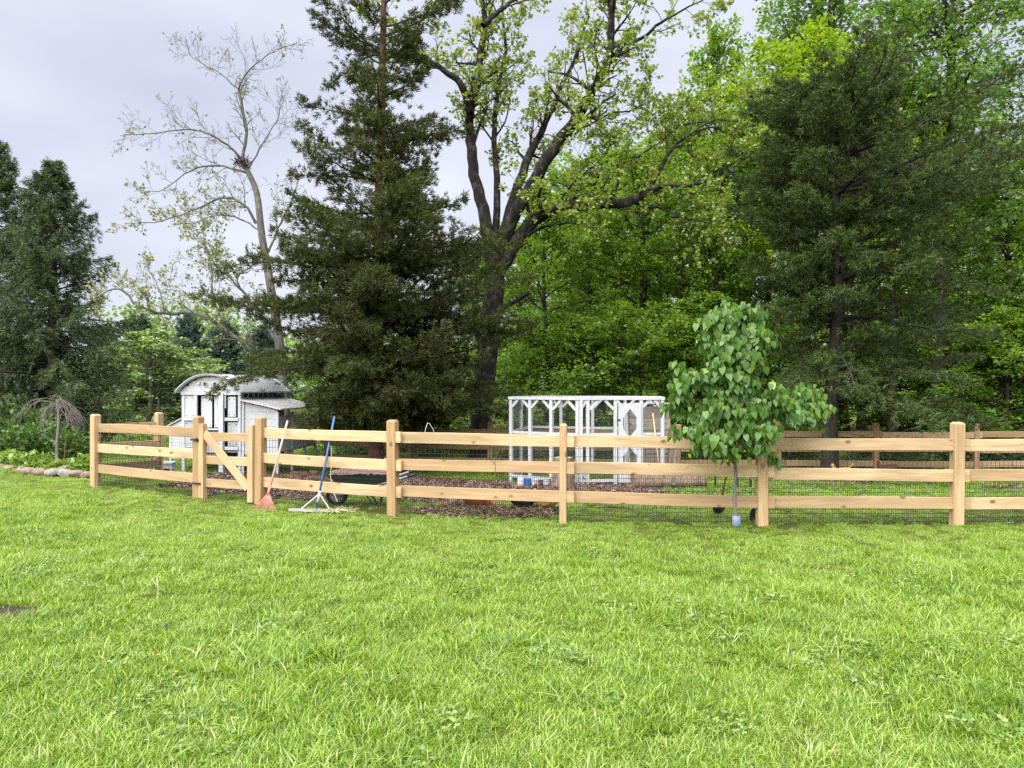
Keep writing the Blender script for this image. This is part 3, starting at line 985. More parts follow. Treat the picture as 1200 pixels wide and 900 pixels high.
def chips():
    """loose bark chips on the mulch and litter on the compost heap"""
    def chip_clump(seed, n, rad, l, w, h, mat):
        rng = np.random.default_rng(seed)
        r = rad * np.sqrt(rng.random(n)); a = rng.random(n) * 6.283
        P = np.stack([r * np.cos(a), r * np.sin(a), rng.random(n) * h], -1)
        D = unit(rng.normal(0, 1, (n, 3)) * [1, 1, 0.45])
        N = unit(rng.normal(0, 0.5, (n, 3)) + [0, 0, 1])
        T = np.array([(-.5, -.5, 0), (.5, -.35, 0), (.5, .35, 0), (-.5, .5, 0), (-.4, -.4, .5), (.4, -.3, .5), (.4, .3, .5), (-.4, .4, .5)]) * [1, w / l, w / l * 0.7]
        V, F = stamp(T, [(4, 5, 6), (4, 6, 7), (0, 1, 5), (0, 5, 4), (1, 2, 6), (1, 6, 5), (2, 3, 7), (2, 7, 6), (3, 0, 4), (3, 4, 7)], P, D, N, l * rng.uniform(0.5, 1.5, n))
        return clump_source('chip_clump', (V, F, np.repeat(rng.random(n), 8)), mat)
    src = [chip_clump(k, 70, 0.25, 0.045, 0.018, 0.025, M_CHIP) for k in range(3)]
    rng = np.random.default_rng(77)
    x, y = spread_points(rng, -6.4, 13, 9.5, 18, 16)
    k = mulch_mask(x, y); x, y = x[k], y[k]
    scatter('mulch_chips', src, np.stack([x, y, gz(x, y) + 0.012], -1), rng.integers(0, 3, len(x)), rng.random(len(x)) * 6.28, rng.uniform(0.8, 1.3, len(x)), None,
            'reddish brown bark mulch chips covering the chicken yard', 'mulch')
    # the heap itself
    xs = np.arange(-1.6, 0.75, 0.04); ys = np.arange(9.6, 10.5, 0.04)
    X, Y = np.meshgrid(xs, ys)
    m = mound(X, Y)
    Z = gz(X, Y) - 0.01 + 0.055 * np.sqrt(m) * (0.75 + 0.35 * np.sin(X * 6 + Y * 3)) + 0.02 * m * rng.normal(0, 1, X.shape)
    v = np.stack([X, Y, Z], -1).reshape(-1, 3); nx = len(xs)
    i = np.arange(len(ys) - 1)[:, None] * nx + np.arange(nx - 1)[None]
    f = np.stack([i, i + 1, i + 1 + nx, i + nx], -1).reshape(-1, 4)
    f = f[(m.reshape(-1)[f] > 0.0).all(1)]
    hp = mesh_np('compost_heap', v, f, M_MULCHD, smooth=False)
    tag(hp, 'low heap of brown straw litter and soil behind the fence under the hens', 'compost heap', kind='thing')
    src2 = [chip_clump(20 + k, 55, 0.10, 0.055, 0.008, 0.03, M_STRAW) for k in range(3)]
    n = 900
    x = rng.uniform(-1.5, 0.65, n); y = rng.uniform(9.6, 10.45, n)
    k = mound(x, y) > 0.02; x, y = x[k], y[k]; m = mound(x, y)
    z = gz(x, y) - 0.01 + 0.055 * np.sqrt(m) * (0.75 + 0.35 * np.sin(x * 6 + y * 3))
    lit = scatter('straw_litter', src2, np.stack([x, y, z], -1), rng.integers(0, 3, len(x)), rng.random(len(x)) * 6.28, rng.uniform(0.7, 1.3, len(x)), rng.normal(0, 0.3, (len(x), 2)))
    lit.parent = hp
    for kk in ('label', 'category'):
        if kk in lit: del lit[kk]
    # dry clippings beside the blue rake
    n = 16
    c = at(397, 602, 10.0)
    src3 = [chip_clump(40 + k, 14, 0.10, 0.07, 0.004, 0.03, leaf_mat('dry clippings', [(0.0, (0.24, 0.22, 0.10)), (1.0, (0.5, 0.47, 0.30))], 0.1, 0.02)) for k in range(3)]
    x = c[0] + rng.normal(0, 0.15, n); y = c[1] + rng.normal(0, 0.07, n)
    scatter('grass_clippings', src3, np.stack([x, y, gz(x, y) + 0.04], -1), rng.integers(0, 3, n), rng.random(n) * 6.28, rng.uniform(0.7, 1.3, n), None,
            'pale dry clippings raked together at the foot of the blue rake', 'clippings')
    # tiny yellow flowers in the lawn
    mat = leaf_mat('buttercup petals', [(0.0, (0.75, 0.52, 0.02)), (1.0, (0.8, 0.6, 0.03))], 0.2, 0.05)
    a = np.arange(6) * 1.047
    V, F = stamp(LEAF_T, LEAF_F, np.tile([0, 0, 0.085], (6, 1)), np.stack([np.cos(a), np.sin(a), np.full(6, 0.25)], -1), np.tile([0, 0, 1.0], (6, 1)), 0.010)
    fl = [(185, 778), (192, 784), (213, 785), (206, 798), (186, 804), (149, 783), (235, 757), (252, 758), (246, 764), (356, 746), (383, 735), (393, 734), (968, 657), (972, 662), (993, 679), (998, 677), (1001, 679), (1018, 680), (1073, 679), (957, 634), (974, 630), (1083, 719)]
    first = None
    for px, py in fl:
        Y = CAM_H * FPX / (py - HOR + 8)
        q = at(px, py, Y); loc = (q[0], Y, G(q[0], Y))
        if first is None:
            o = first = mesh_np('buttercup', V, F, mat, attrs={'tint': np.full(len(V), 0.5)}, loc=loc)
            tag(o, 'tiny yellow buttercup flower in the open lawn', 'flower', 'buttercups in the lawn')
            st = MB().tube([(0, 0, -0.01), (0.003, 0.002, 0.086)], 0.0012, 3).build('stem', G_CLOVER, o)
        else:
            o = link_copy(first, None, loc, (0, 0, rng.random() * 6)); link_copy(st, o)


M_MULCHD = plain_mat('heap soil', (0.07, 0.05, 0.032), 0.95, 0.1, 0, 0.5, 25)
chips()

# ------------------------------------------------------------------ rail fences
def post_mesh(name, mat, w=0.122, h=1.25):
    m = MB(); k = 0.022; a = w / 2
    m.rings([[(-a, -a, -0.12), (a, -a, -0.12), (a, a, -0.12), (-a, a, -0.12)], [(-a, -a, h - k), (a, -a, h - k), (a, a, h - k), (-a, a, h - k)],
             [(-a + k, -a + k, h), (a - k, -a + k, h), (a - k, a - k, h), (-a + k, a - k, h)]])
    return m.build(name, mat, None, bevel=0.004)


RAILS = (0.972, 0.618, 0.272)      # centre heights
RAIL_H, RAIL_T = 0.145, 0.04


def rail(root, p, q, z0, z1, mat, rng, name='rail', h=RAIL_H, t=RAIL_T):
    """one board from p to q (plan points relative to root)"""
    L = math.hypot(q[0] - p[0], q[1] - p[1]); rz = math.atan2(q[1] - p[1], q[0] - p[0]); ry = -math.atan2(z1 - z0, L)
    m = MB(); n = 6
    rings = []
    ph = rng.random() * 6
    for k in range(n + 1):
        x = L * k / n; b = 0.006 * math.sin(ph + x * 1.7); c = 0.004 * math.sin(ph * 2 + x * 2.3)
        rings.append([(x, -t / 2 + b, -h / 2 + c), (x, t / 2 + b, -h / 2 + c), (x, t / 2 + b, h / 2 + c), (x, -t / 2 + b, h / 2 + c)])
    m.rings(rings)
    o = m.build(name, mat, root, bevel=0.004, loc=(p[0], p[1], z0), rot=(rng.normal(0, 0.012), ry, rz))
    return o


def wire_panel(root, p, q, zf, z1, gap_lo=0.027, gap_hi=0.052, split=0.62, w=0.0042, name='wire_mesh', mat=None):
    """welded wire: closer wires at the bottom. p, q plan points relative to root; zf(t) ground height"""
    split = min(split, z1)
    p = np.array(p, float); q = np.array(q, float); d = q - p; L = np.linalg.norm(d); d /= L; nn = np.array([-d[1], d[0]])
    V = []; F = []
    def stick(a, b, u, v_):
        i = len(V)
        for c in (a, b):
            V.extend([c + u * w * 0.6, c - u * w * 0.3 + v_ * w * 0.5, c - u * w * 0.3 - v_ * w * 0.5])
        F.extend([(i, i + 1, i + 4, i + 3), (i + 1, i + 2, i + 5, i + 4), (i + 2, i, i + 3, i + 5)])
    U = np.array([d[0], d[1], 0]); NV = np.array([nn[0], nn[1], 0]); Z = np.array([0, 0, 1.0])
    n = int(L / gap_lo)
    for k in range(n + 1):
        t = k * gap_lo; c = p + d * t
        top = z1 if k % 2 == 0 or split > z1 - 0.2 else split
        g = zf(t / L)
        stick(np.array([c[0], c[1], g - 0.03]), np.array([c[0], c[1], g + top]), U, NV)
    zs = list(np.arange(0.03, split, 0.052)) + list(np.arange(split, z1 + 0.01, 0.10))
    for z in zs:
        a = np.array([p[0], p[1], zf(0) + z]); b = np.array([q[0], q[1], zf(1) + z])
        stick(a + NV * 0.003, b + NV * 0.003, Z, NV)
    return mesh_np(name, np.array(V), np.array(F), mat or WIRE, root)


def fence_run(root, base, pts, mats, rng, post0=None, skip=(), posts=True, mesh_z=1.0, gaps=(0.027, 0.052), last_post=True):
    """posts at pts, three boards and wire mesh between neighbours; coordinates relative to base"""
    src = post0
    n = len(pts)
    for i, (x, y) in enumerate(pts):
        if not posts or (i == n - 1 and not last_post): break
        a = pts[max(i - 1, 0)]; b = pts[min(i + 1, n - 1)]
        rz = math.atan2(b[1] - a[1], b[0] - a[0]) + rng.normal(0, 0.03)
        loc = (x - base[0], y - base[1], G(x, y) - base[2])
        o = link_copy(src, root, loc, (rng.normal(0, 0.008), rng.normal(0, 0.008), rz), (0.70 if abs(x - 0.64) < 0.01 else rng.uniform(0.93, 1.05), rng.uniform(0.95, 1.05), rng.uniform(0.985, 1.015)))
    for i in range(n - 1):
        if i in skip: continue
        (x0, y0), (x1, y1) = pts[i], pts[i + 1]
        d = np.array([x1 - x0, y1 - y0]); L = np.linalg.norm(d); d /= L; nn = np.array([-d[1], d[0]])
        a = np.array([x0, y0]) - d * (0.13 if i else 0.03) + nn * 0.024; b = np.array([x1, y1]) + d * (0.145 if i < n - 2 else 0.03) - nn * 0.024
        z0, z1 = G(x0, y0) - base[2], G(x1, y1) - base[2]
        h0, h1 = (float(np.interp(q_, [-8, 0.64, 3.06, 5.44], [0.045, 0.055, 0.02, 0.0])) for q_ in (x0, x1))
        for r in RAILS:
            e = rng.normal(0, 0.007)
            rail(root, a - base[:2], b - base[:2], z0 + r + e + h0, z1 + r + e + h1 + rng.normal(0, 0.006), mats[0], rng)
        bb = base
        pa = np.array([x0, y0]) + nn * 0.075; pb = np.array([x1, y1]) + nn * 0.075
        zf = lambda t, pa=pa, pb=pb: G(*(pa + (pb - pa) * t)) - bb[2]
        wire_panel(root, pa - base[:2], pb - base[:2], zf, mesh_z, gaps[0], gaps[1])


def fences():
    rng = np.random.default_rng(3)
    base = np.array([-7.13, 12.75, 0.0])
    root = empty('rail_fence', base, 0, 'pale new pine three-rail fence with black wire mesh across the front of the yard', 'fence')
    p0 = post_mesh('post', PINE_Z); p0.parent = root
    C.objects.unlink(p0)
    fence_run(root, base, [(-6.53, 13.75), (-7.13, 12.75)], (PINE_X, PINE_Z), rng, p0, last_post=False)
    fence_run(root, base, [(-7.13, 12.75), (-4.79, 11.37)], (PINE_X, PINE_Z), rng, p0)
    fence_run(root, base, [(-3.67, 10.86), (-1.57, 9.84), (0.64, 9.30), (3.06, 9.12), (5.44, 9.12), (7.85, 9.2), (10.2, 9.3)], (PINE_X, PINE_Z), rng, p0, last_post=True)
    base2 = np.array([-4.5, 18.1, G(-4.5, 18.1)])
    root2 = empty('rail_fence', base2, 0, 'darker pine three-rail fence at the back of the yard before the woods', 'fence')
    p1 = post_mesh('post', DARKPINE_Z); p1.parent = root2; C.objects.unlink(p1)
    fence_run(root2, base2, [(-4.5, 18.1), (-2.47, 18.0), (-0.54, 17.95), (1.65, 18.0), (4.0, 18.0), (6.43, 18.0), (8.78, 18.0), (11.2, 18.0), (13.6, 18.0), (16.0, 18.1)], (DARKPINE_X, DARKPINE_Z), rng, p1, gaps=(0.054, 0.104))

    # the gate
    a = np.array([-4.79, 11.37]); b = np.array([-3.67, 10.86]); d = (b - a) / np.linalg.norm(b - a)
    L = np.linalg.norm(b - a)
    g = empty('yard_gate', (a[0], a[1], G(a[0], a[1])), math.atan2(d[1], d[0]), 'pine gate with one diagonal brace between two fence posts', 'gate')
    x0, x1 = 0.085, L - 0.085
    for x, h in ((x0 + 0.045, 1.13), (x1 - 0.045, 1.13)):
        MB().box((0, 0, h / 2 + 0.015), (0.10, 0.09, h)).build('stile', PINE_Z, g, bevel=0.005, loc=(x, -0.035, 0))
    for z in RAILS:
        MB().box(((x1 - x0) / 2 - 0.08, 0, 0), (x1 - x0 - 0.19, 0.035, 0.125)).build('gate_rail', PINE_X, g, bevel=0.004, loc=(x0 + 0.08, -0.01, z - 0.02))
    A = Vector((x0 + 0.10, -0.048, 1.0)); B_ = Vector((x1 - 0.10, -0.048, 0.22)); t = B_ - A
    MB().box((t.length / 2, 0, 0), (t.length, 0.035, 0.125)).build('diagonal_brace', PINE_X, g, bevel=0.004, loc=A, rot=(0, math.atan2(-t.z, t.x), 0))
    lt = MB().box((0.02, -0.09, 0.90), (0.16, 0.012, 0.028)).box((0.07, -0.095, 0.90), (0.03, 0.03, 0.05)).build('latch', BLACKM, g)
    MB().box((0.06, -0.09, 0.24), (0.16, 0.01, 0.03)).build('hinge', BLACKM, g)
    wire_panel(g, (x0, 0.03), (x1, 0.03), lambda t: 0.02, 0.98)
    # a dry twig and a string hanging in the front fence
    tw = MB()
    c = at(579, 545, 9.37)
    rr = np.random.default_rng(8)
    tw.tube([(0, 0, -0.28), (0.02, 0, -0.1), (0.01, 0, 0.05), (0.07, 0, 0.2)], 0.004, 5).tube([(0.012, 0, 0), (-0.05, 0, 0.08)], 0.003, 4).tube([(0.03, 0, 0.12), (0.14, 0.0, 0.22)], 0.003, 4)
    o = tw.build('dry_twig', plain_mat('dry twig', (0.10, 0.065, 0.04), 0.9, 0.1), None, loc=(c[0], c[1] - 0.0, c[2]))
    tag(o, 'dry forked twig caught in the fence wire left of the narrow post', 'twig')
    st = MB(); c = at(388, 540, 10.1)
    st.tube([(0, 0, 0.2), (0.01, 0, 0.0), (-0.01, 0, -0.2), (0.03, 0, -0.42), (0.09, -0.02, -0.55)], 0.005, 5)
    o = st.build('twine', plain_mat('pale twine', (0.42, 0.36, 0.28), 0.9, 0.1), None, loc=c)
    tag(o, 'pale twine hanging from the rail beside the blue rake', 'twine')
    hk = MB(); c = at(498, 508, 9.75)
    hk.tube([(0.0, 0, -0.05), (0.005, 0, 0.05), (0.035, 0, 0.14), (0.06, 0, 0.13), (0.11, 0, 0.05), (0.118, 0, 0.0), (0.06, 0, -0.01), (0.0, 0, -0.01)], 0.004, 6)
    o = hk.build('wire_hanger', WHITE2, None, loc=c, smooth=True)
    tag(o, 'small white bent wire hanger hooked on the top rail', 'hanger')


fences()


# ------------------------------------------------------------------ chicken coop
def coop():
    c = at(213, 556, 15.9)
    g0 = G(c[0] + 0.6, 15.9)
    R = empty('chicken_coop', (c[0], 15.9, g0), -0.10, 'white weathered wooden chicken coop with curved roof and round vents', 'coop')
    W, D, EZ, AZ = 1.31, 2.3, 1.75, 2.08
    for x in (0.03, W - 0.03):
        for y in (0.03, D - 0.03):
            MB().box((x, y, EZ / 2), (0.06, 0.06, EZ)).build('corner_post', WHITE, R)
    MB().box((W / 2, 0.0, 1.715), (W + 0.02, 0.05, 0.07)).build('header_beam', WHITE, R)
    def arch(x): return EZ + (AZ - EZ) * (1 - abs((x - W / 2) / (W / 2 + 0.02)) ** 2.3)
    for k, z in enumerate(np.arange(1.752, 2.10, 0.12)):          # gable boards
        z1 = min(z + 0.117, 2.10); xs = np.linspace(0.0, W, 25)
        poly = []
        top = [(x, min(z1, arch(x) - 0.005)) for x in xs if arch(x) - 0.005 > z + 0.005]
        if len(top) < 3: continue
        poly = [(top[0][0], z)] + top + [(top[-1][0], z)]
        MB().prism(poly, -0.008 + 0.003 * (k % 2), 0.02).build('gable_board', WHITE, R)
    for x in (0.535, 0.755):                                       # round vents
        v = MB(); n = 16
        rg = [[(x + r * math.cos(2 * PI * i / n), y, 1.905 + r * math.sin(2 * PI * i / n)) for i in range(n)] for r, y in ((0.058, -0.005), (0.058, -0.03), (0.044, -0.03), (0.044, -0.008))]
        v.rings(rg, caps=False); ring = v.build('vent', WHITE, R, smooth=False)
        MB().rings([[(x + 0.044 * math.cos(2 * PI * i / n), y, 1.905 + 0.044 * math.sin(2 * PI * i / n)) for i in range(n)] for y in (-0.011, -0.009)]).build('vent_screen', plain_mat('brown vent screen', (0.10, 0.075, 0.06), 0.8, 0.2), ring)
    for x in (0.40, 0.90):
        MB().box((x, -0.03, 1.93), (0.05, 0.05, 0.045)).build('roof_block', WHITE, R)
    # front: panels, posts, doors
    def framed(x0, x1, z0, z1, y=0.02, name='panel', mat=WHITE, bolts=True, handle=False):
        p = MB().box(((x0 + x1) / 2, y, (z0 + z1) / 2), (x1 - x0, 0.02, z1 - z0)).build(name, mat, R, bevel=0.003)
        if bolts:
            for bx in (x0 + 0.035, x1 - 0.035):
                for bz in (z0 + 0.05, z1 - 0.05):
                    MB().rings([[(bx + 0.011 * math.cos(a), y + dy, bz + 0.011 * math.sin(a)) for a in np.arange(6) * PI / 3] for dy in (-0.018, -0.010)]).build('bolt', BLACKM, p)
        return p
    framed(0.066, 0.285, 1.20, 1.665)
    MB().box((0.32, -0.004, 1.16), (0.06, 0.05, 1.02)).build('mullion', WHITE, R)
    MB().box((0.17, -0.003, 1.165), (0.24, 0.045, 0.06)).build('rail_trim', WHITE, R)
    framed(0.40, 0.645, 0.985, 1.66, 0.07, 'door')
    framed(0.69, 0.83, 0.985, 1.66, 0.075, 'door')
    MB().box((0.60, 0.20, 0.66), (0.50, 0.02, 0.60)).build('inner_door', GREYWH, R)
    MB().box((0.60, 0.06, 0.95), (0.50, 0.10, 0.03)).build('threshold', WHITE, R)
    MB().box((0.90, -0.015, 0.855), (0.10, 0.09, 1.71)).build('centre_post', WHITE, R, bevel=0.004)
    MB().box((0.985, -0.02, 1.53), (0.025, 0.03, 0.26)).build('door_latch', GREYWH, R)
    framed(1.02, 1.20, 1.215, 1.64, 0.02)
    MB().box((1.11, -0.003, 1.165), (0.30, 0.045, 0.07)).build('rail_trim', WHITE, R)
    framed(1.02, 1.25, 0.60, 1.10, 0.02, mat=GREYWH)
    MB().box((1.11, -0.003, 0.55), (0.30, 0.045, 0.07)).build('rail_trim', WHITE, R)
    MB().box((0.17, -0.003, 0.52), (0.24, 0.045, 0.06)).build('rail_trim', WHITE, R)
    framed(0.066, 0.285, 0.56, 1.12, 0.02, mat=GREYWH)
    MB().box((W / 2, 0.35, 1.0), (W - 0.14, 0.02, 1.3)).build('shade_sheet', DARKIN, R)  # black sheet added behind the openings, interior shade put into its colour
    MB().box((W / 2, D / 2, 0.48), (W - 0.08, D - 0.1, 0.05)).build('floor_deck', GREYWH, R)
    for z in np.arange(0.45, 1.70, 0.14):                           # left and back walls
        MB().box((0.012, D / 2, z + 0.069), (0.024, D - 0.13, 0.136)).build('wall_board', WHITE, R)
        MB().box((W / 2, D - 0.012, z + 0.069), (W - 0.13, 0.022, 0.136)).build('wall_board', WHITE, R)
    for z in np.arange(0.45, 1.5, 0.14):
        MB().box((W - 0.012, D / 2, z + 0.069), (0.024, D - 0.13, 0.136)).build('wall_board', WHITE, R)
    MB().box((W + 0.003, D / 2, 1.60), (0.03, D - 0.13, 0.035)).build('rail_trim', GREYWH, R)
    for k in range(9):
        MB().box((W - 0.02, 0.15 + k * 0.25, 1.68), (0.02, 0.03, 0.13)).build('slat', GREYWH, R)
    # curved roof: sheet laid over the arch
    n = 14; O = 0.085
    xs = np.linspace(-O, W + O, n)
    def rz_(x): return EZ - 0.03 + (AZ - EZ + 0.04) * (1 - abs((x - W / 2) / (W / 2 + O)) ** 2.3)
    sec = [(x, rz_(x)) for x in xs] + [(x, rz_(x) + 0.028) for x in xs[::-1]]
    rf = MB()
    nn = len(sec)
    for y in (-0.12, D + 0.12): rf.v.extend([(u, y, z) for u, z in sec])
    for k in range(nn): rf.f.append((k, (k + 1) % nn, nn + (k + 1) % nn, nn + k))
    for k in range(n - 1):
        rf.f.append((k, k + 1, nn - 2 - k, nn - 1 - k)); rf.f.append((nn + k, nn + nn - 1 - k, nn + nn - 2 - k, nn + k + 1))
    roof = rf.build('roof', paint_mat('roof sheet', (0.42, 0.44, 0.48), (0.26, 0.27, 0.28), 0.4, 0.55), R)
    for y in (-0.125, 0.7, 1.5, D + 0.125):
        sm = MB(); pts = [(x, y, rz_(x) + 0.033) for x in xs]
        for a, b in zip(pts[:-1], pts[1:]): sm.beam(a, b, 0.03, 0.02)
        sm.build('roof_seam', GREYWH, roof)
    # lean-to on the right
    X0, X1, ZA, ZB = W + 0.004, W + 0.78, 1.53, 1.36
    def slope(x): return ZA + (ZB - ZA) * (x - X0) / (X1 - X0)
    k = 0
    for z in np.arange(0.42, 1.56, 0.15):
        poly = [(X0, z)]
        if slope(X1) > z + 0.02: poly += [(X1, z)]
        else:
            xe = X0 + (ZA - z) / (ZA - ZB) * (X1 - X0); poly += [(xe, z)]
        zt = z + 0.146
        if slope(X1) >= zt: poly += [(X1, zt), (X0, zt)]
        elif slope(X0) <= zt: poly += ([(X1, slope(X1))] if slope(X1) > z + 0.02 else []) + [(X0, slope(X0))]
        else:
            xe = X0 + (ZA - zt) / (ZA - ZB) * (X1 - X0)
            poly += ([(X1, slope(X1))] if slope(X1) > z + 0.02 else []) + [(xe, zt), (X0, zt)]
        MB().prism(poly, 0.05 + 0.003 * (k % 2), 0.075).build('lean_to_board', WHITE, R); k += 1
    MB().box((X1 + 0.005, 0.06, 0.66), (0.055, 0.05, 1.32)).build('lean_to_post', WHITE, R)
    MB().box((X0 + 0.03, 0.035, 0.78), (0.05, 0.028, 1.56)).build('lean_to_post', WHITE, R)
    for y in (0.85, 1.60, D - 0.05):
        MB().box((X1 + 0.005, y, 0.65), (0.05, 0.06, 1.30)).build('lean_to_post', GREYWH, R)
    for (y0, y1) in ((0.09, 0.82), (0.88, 1.57), (1.63, D - 0.08)):
        for j in range(4):
            MB().box((X1 - 0.004 * (j % 2), (y0 + y1) / 2, 0.585 + j * 0.185), (0.022, y1 - y0, 0.181)).build('side_panel', WHITE, R)
        MB().box((X1 + 0.012, (y0 + y1) / 2, 0.48), (0.03, y1 - y0, 0.03)).build('side_rail', GREYWH, R)
    MB().box(((X0 + X1) / 2, D / 2 + 0.05, 0.46), (X1 - X0 - 0.03, D - 0.1, 0.03)).build('lean_to_floor', GREYWH, R)
    a, b = (X0 - 0.02, slope(X0 - 0.02) + 0.03), (X1 + 0.12, slope(X1 + 0.12) + 0.03)
    lr = MB().prism([a, b, (b[0], b[1] + 0.03), (a[0], a[1] + 0.03)], -0.05, D + 0.1).build('lean_to_roof', paint_mat('lean-to roof sheet', (0.52, 0.525, 0.53), (0.30, 0.28, 0.25), 0.6, 0.7), R)
    for y in (0.5, 1.2, 1.9):
        MB().beam((a[0], y, a[1] + 0.035), (b[0], y, b[1] + 0.035), 0.03, 0.012).build('roof_seam', GREYWH, lr)
    # nest box lean-to on the left
    X2 = -0.43
    for z in np.arange(0.30, 1.05, 0.14):
        z0 = 0.95 + 0.02
        top0 = min(z + 0.136, 1.20); topl = min(z + 0.136, 0.97)
        if topl - z > 0.02:
            MB().prism([(X2, z), (-0.005, z), (-0.005, top0), (X2, topl)], 0.25, 0.272).build('nest_board', WHITE, R)
    MB().prism([(X2, 0.99), (-0.005, 0.99), (-0.005, 1.2)], 0.252, 0.27).build('nest_board', WHITE, R)
    MB().box((X2 + 0.012, 0.95, 0.63), (0.024, 1.35, 0.66)).build('nest_side', WHITE, R)
    MB().prism([(X2 - 0.07, 0.965), (-0.005, 1.225), (-0.005, 1.25), (X2 - 0.07, 0.99)], 0.2, 1.7).build('nest_roof', GREYWH, R)
    MB().box((X2 + 0.03, 0.262, 0.48), (0.05, 0.04, 0.96)).build('corner_post', WHITE, R)


coop()


# ------------------------------------------------------------------ white run with the octagon door
def chicken_run():
    Lp, Cp, Rp = at(599, 0, 15.7)[:2], at(677, 0, 14.8)[:2], at(776, 0, 15.05)[:2]
    Lb, Rb = Lp + [0.45, 2.1], Rp + [0.3, 1.9]
    z0 = G(*Cp)
    R = empty('poultry_run', (Cp[0], Cp[1], z0), 0, 'white open timber poultry run with knee braces and an octagon-panelled door', 'poultry run')
    rel = lambda p: np.array(p) - Cp
    H = 1.75; w = 0.07
    FINE = plain_mat('grey hardware cloth', (0.055, 0.065, 0.065), 0.5, 0.4)

    def wall(p, q, ts, skip_brace=(), bays=None, sill=1.02, wire=True, hb=0.0, mat=WHITE2, ends=(True, True)):
        p, q = rel(p), rel(q); d = q - p; L = np.linalg.norm(d); d /= L; rz = math.atan2(d[1], d[0])
        for i, t in enumerate(ts):
            if (i == 0 and not ends[0]) or (i == len(ts) - 1 and not ends[1]): continue
            c = p + d * L * t
            g = G(*(c + Cp)) - z0
            MB().box((c[0], c[1], (H + g) / 2 - 0.03), (w, w, H - g), rz).build('post', mat, R, bevel=0.005)
        a = p - d * 0.05; b = q + d * 0.05
        MB().beam((a[0], a[1], H - 0.015), (b[0], b[1], H - 0.015), 0.09, 0.06).build('top_rail', mat, R, bevel=0.004)
        for i in range(len(ts) - 1):
            c0 = p + d * (L * ts[i] + w / 2); c1 = p + d * (L * ts[i + 1] - w / 2)
            if bays and not bays[i]: continue
            for z in (sill, 0.10):
                MB().beam((c0[0], c0[1], z), (c1[0], c1[1], z), 0.05, 0.055).build('sill_rail', mat, R)
            k = min(0.2, np.linalg.norm(c1 - c0) * 0.36)
            for (c, s) in ((c0, 1), (c1, -1)):
                e = c + d * s * k
                MB().beam((c[0], c[1], H - 0.05 - k), (e[0], e[1], H - 0.05), 0.05, 0.055).build('knee_brace', mat, R)
            if wire:
                wire_panel(R, c0, c1, lambda t: 0.0, H - 0.05, 0.026, 0.026, H, 0.0024, 'wire_panel', FINE)
    wall(Lp, Cp, (0.0, 0.30, 0.62, 1.0))
    # front wall: narrow panel, window bay, door bay, hutch bay
    ts = (0.0, 0.115, 0.44, 0.745, 1.0)
    wall(Cp, Rp, ts, bays=(1, 1, 0, 1), ends=(False, True))
    wall(Lp, Lb, (0.0, 0.5, 1.0), ends=(False, True))
    wall(Lb, Rb, (0.0, 0.25, 0.5, 0.75, 1.0), ends=(False, True))
    wall(Rb, Rp, (0.0, 0.5, 1.0), ends=(False, False))
    c = rel(Cp); MB().box((0.06, -0.01, H / 2 - 0.02), (0.07, 0.07, H), 0.1).build('post', WHITE2, R, bevel=0.005)
    for f in (0.25, 0.5, 0.75):
        a = rel(Lp + (Rp - Lp) * f); b = rel(Lb + (Rb - Lb) * f)
        MB().beam((a[0], a[1] + 0.1, H - 0.02), (b[0], b[1] - 0.06, H - 0.02), 0.05, 0.05).build('roof_joist', WHITE2, R)
    # diagonal braces in the narrow panel
    p, q = rel(Cp), rel(Rp); d = (q - p); L = np.linalg.norm(d); d /= L
    for (za, zb) in ((0.42, 0.14), (1.50, 1.68)):
        a = p + d * 0.05; b = p + d * (L * ts[1] - 0.04)
        MB().beam((a[0], a[1] - 0.01, za), (b[0], b[1] - 0.01, zb), 0.04, 0.045).build('knee_brace', WHITE2, R)
    # door
    D = empty('door', (p[0] + d[0] * (L * ts[2] + 0.05), p[1] + d[1] * (L * ts[2] + 0.05), 0.06), math.atan2(d[1], d[0]))
    D.parent = R
    dw, dh = L * (ts[3] - ts[2]) - 0.10 + 0.03, 1.58
    y = -0.055
    for x in (0.045, dw - 0.045):
        MB().box((x, y, dh / 2), (0.09, 0.04, dh)).build('stile', WHITE2, D, bevel=0.003)
    for z, hh in ((0.05, 0.10), (0.80, 0.16), (dh - 0.05, 0.10)):
        MB().box((dw / 2, y + 0.001, z), (dw - 0.18, 0.038, hh)).build('door_rail', WHITE2, D)
    for (za, zb) in ((0.10, 0.72), (0.88, dh - 0.10)):              # corner pieces make the openings octagonal
        k = 0.15
        for sx in (0, 1):
            for sz in (0, 1):
                X = 0.09 if sx == 0 else dw - 0.09; Z = za if sz == 0 else zb
                ux = 1 if sx == 0 else -1; uz = 1 if sz == 0 else -1
                poly = [(X - ux * 0.012, Z - uz * 0.012), (X + ux * k, Z - uz * 0.012), (X + ux * k, Z + uz * 0.0), (X, Z + uz * (k + 0.04)), (X - ux * 0.012, Z + uz * (k + 0.04))]
                MB().prism(poly, y - 0.024, y + 0.012).build('corner_gusset', WHITE2, D)
        wire_panel(D, (0.09, y + 0.022), (dw - 0.09, y + 0.022), lambda t: za, zb - za, 0.026, 0.026, 2.0, 0.0016, 'wire_panel', FINE)
    for z in (0.35, 1.25):
        MB().box((0.0, y - 0.025, z), (0.07, 0.012, 0.03)).build('hinge', BLACKM, D)
    MB().box((dw - 0.03, y - 0.03, 0.86), (0.03, 0.03, 0.08)).build('handle', BLACKM, D)
    # folded sheet and inner shelf seen through the door belong to the hutch behind
    h = at(766, 0, 15.6)
    zg = G(h[0], 15.7)
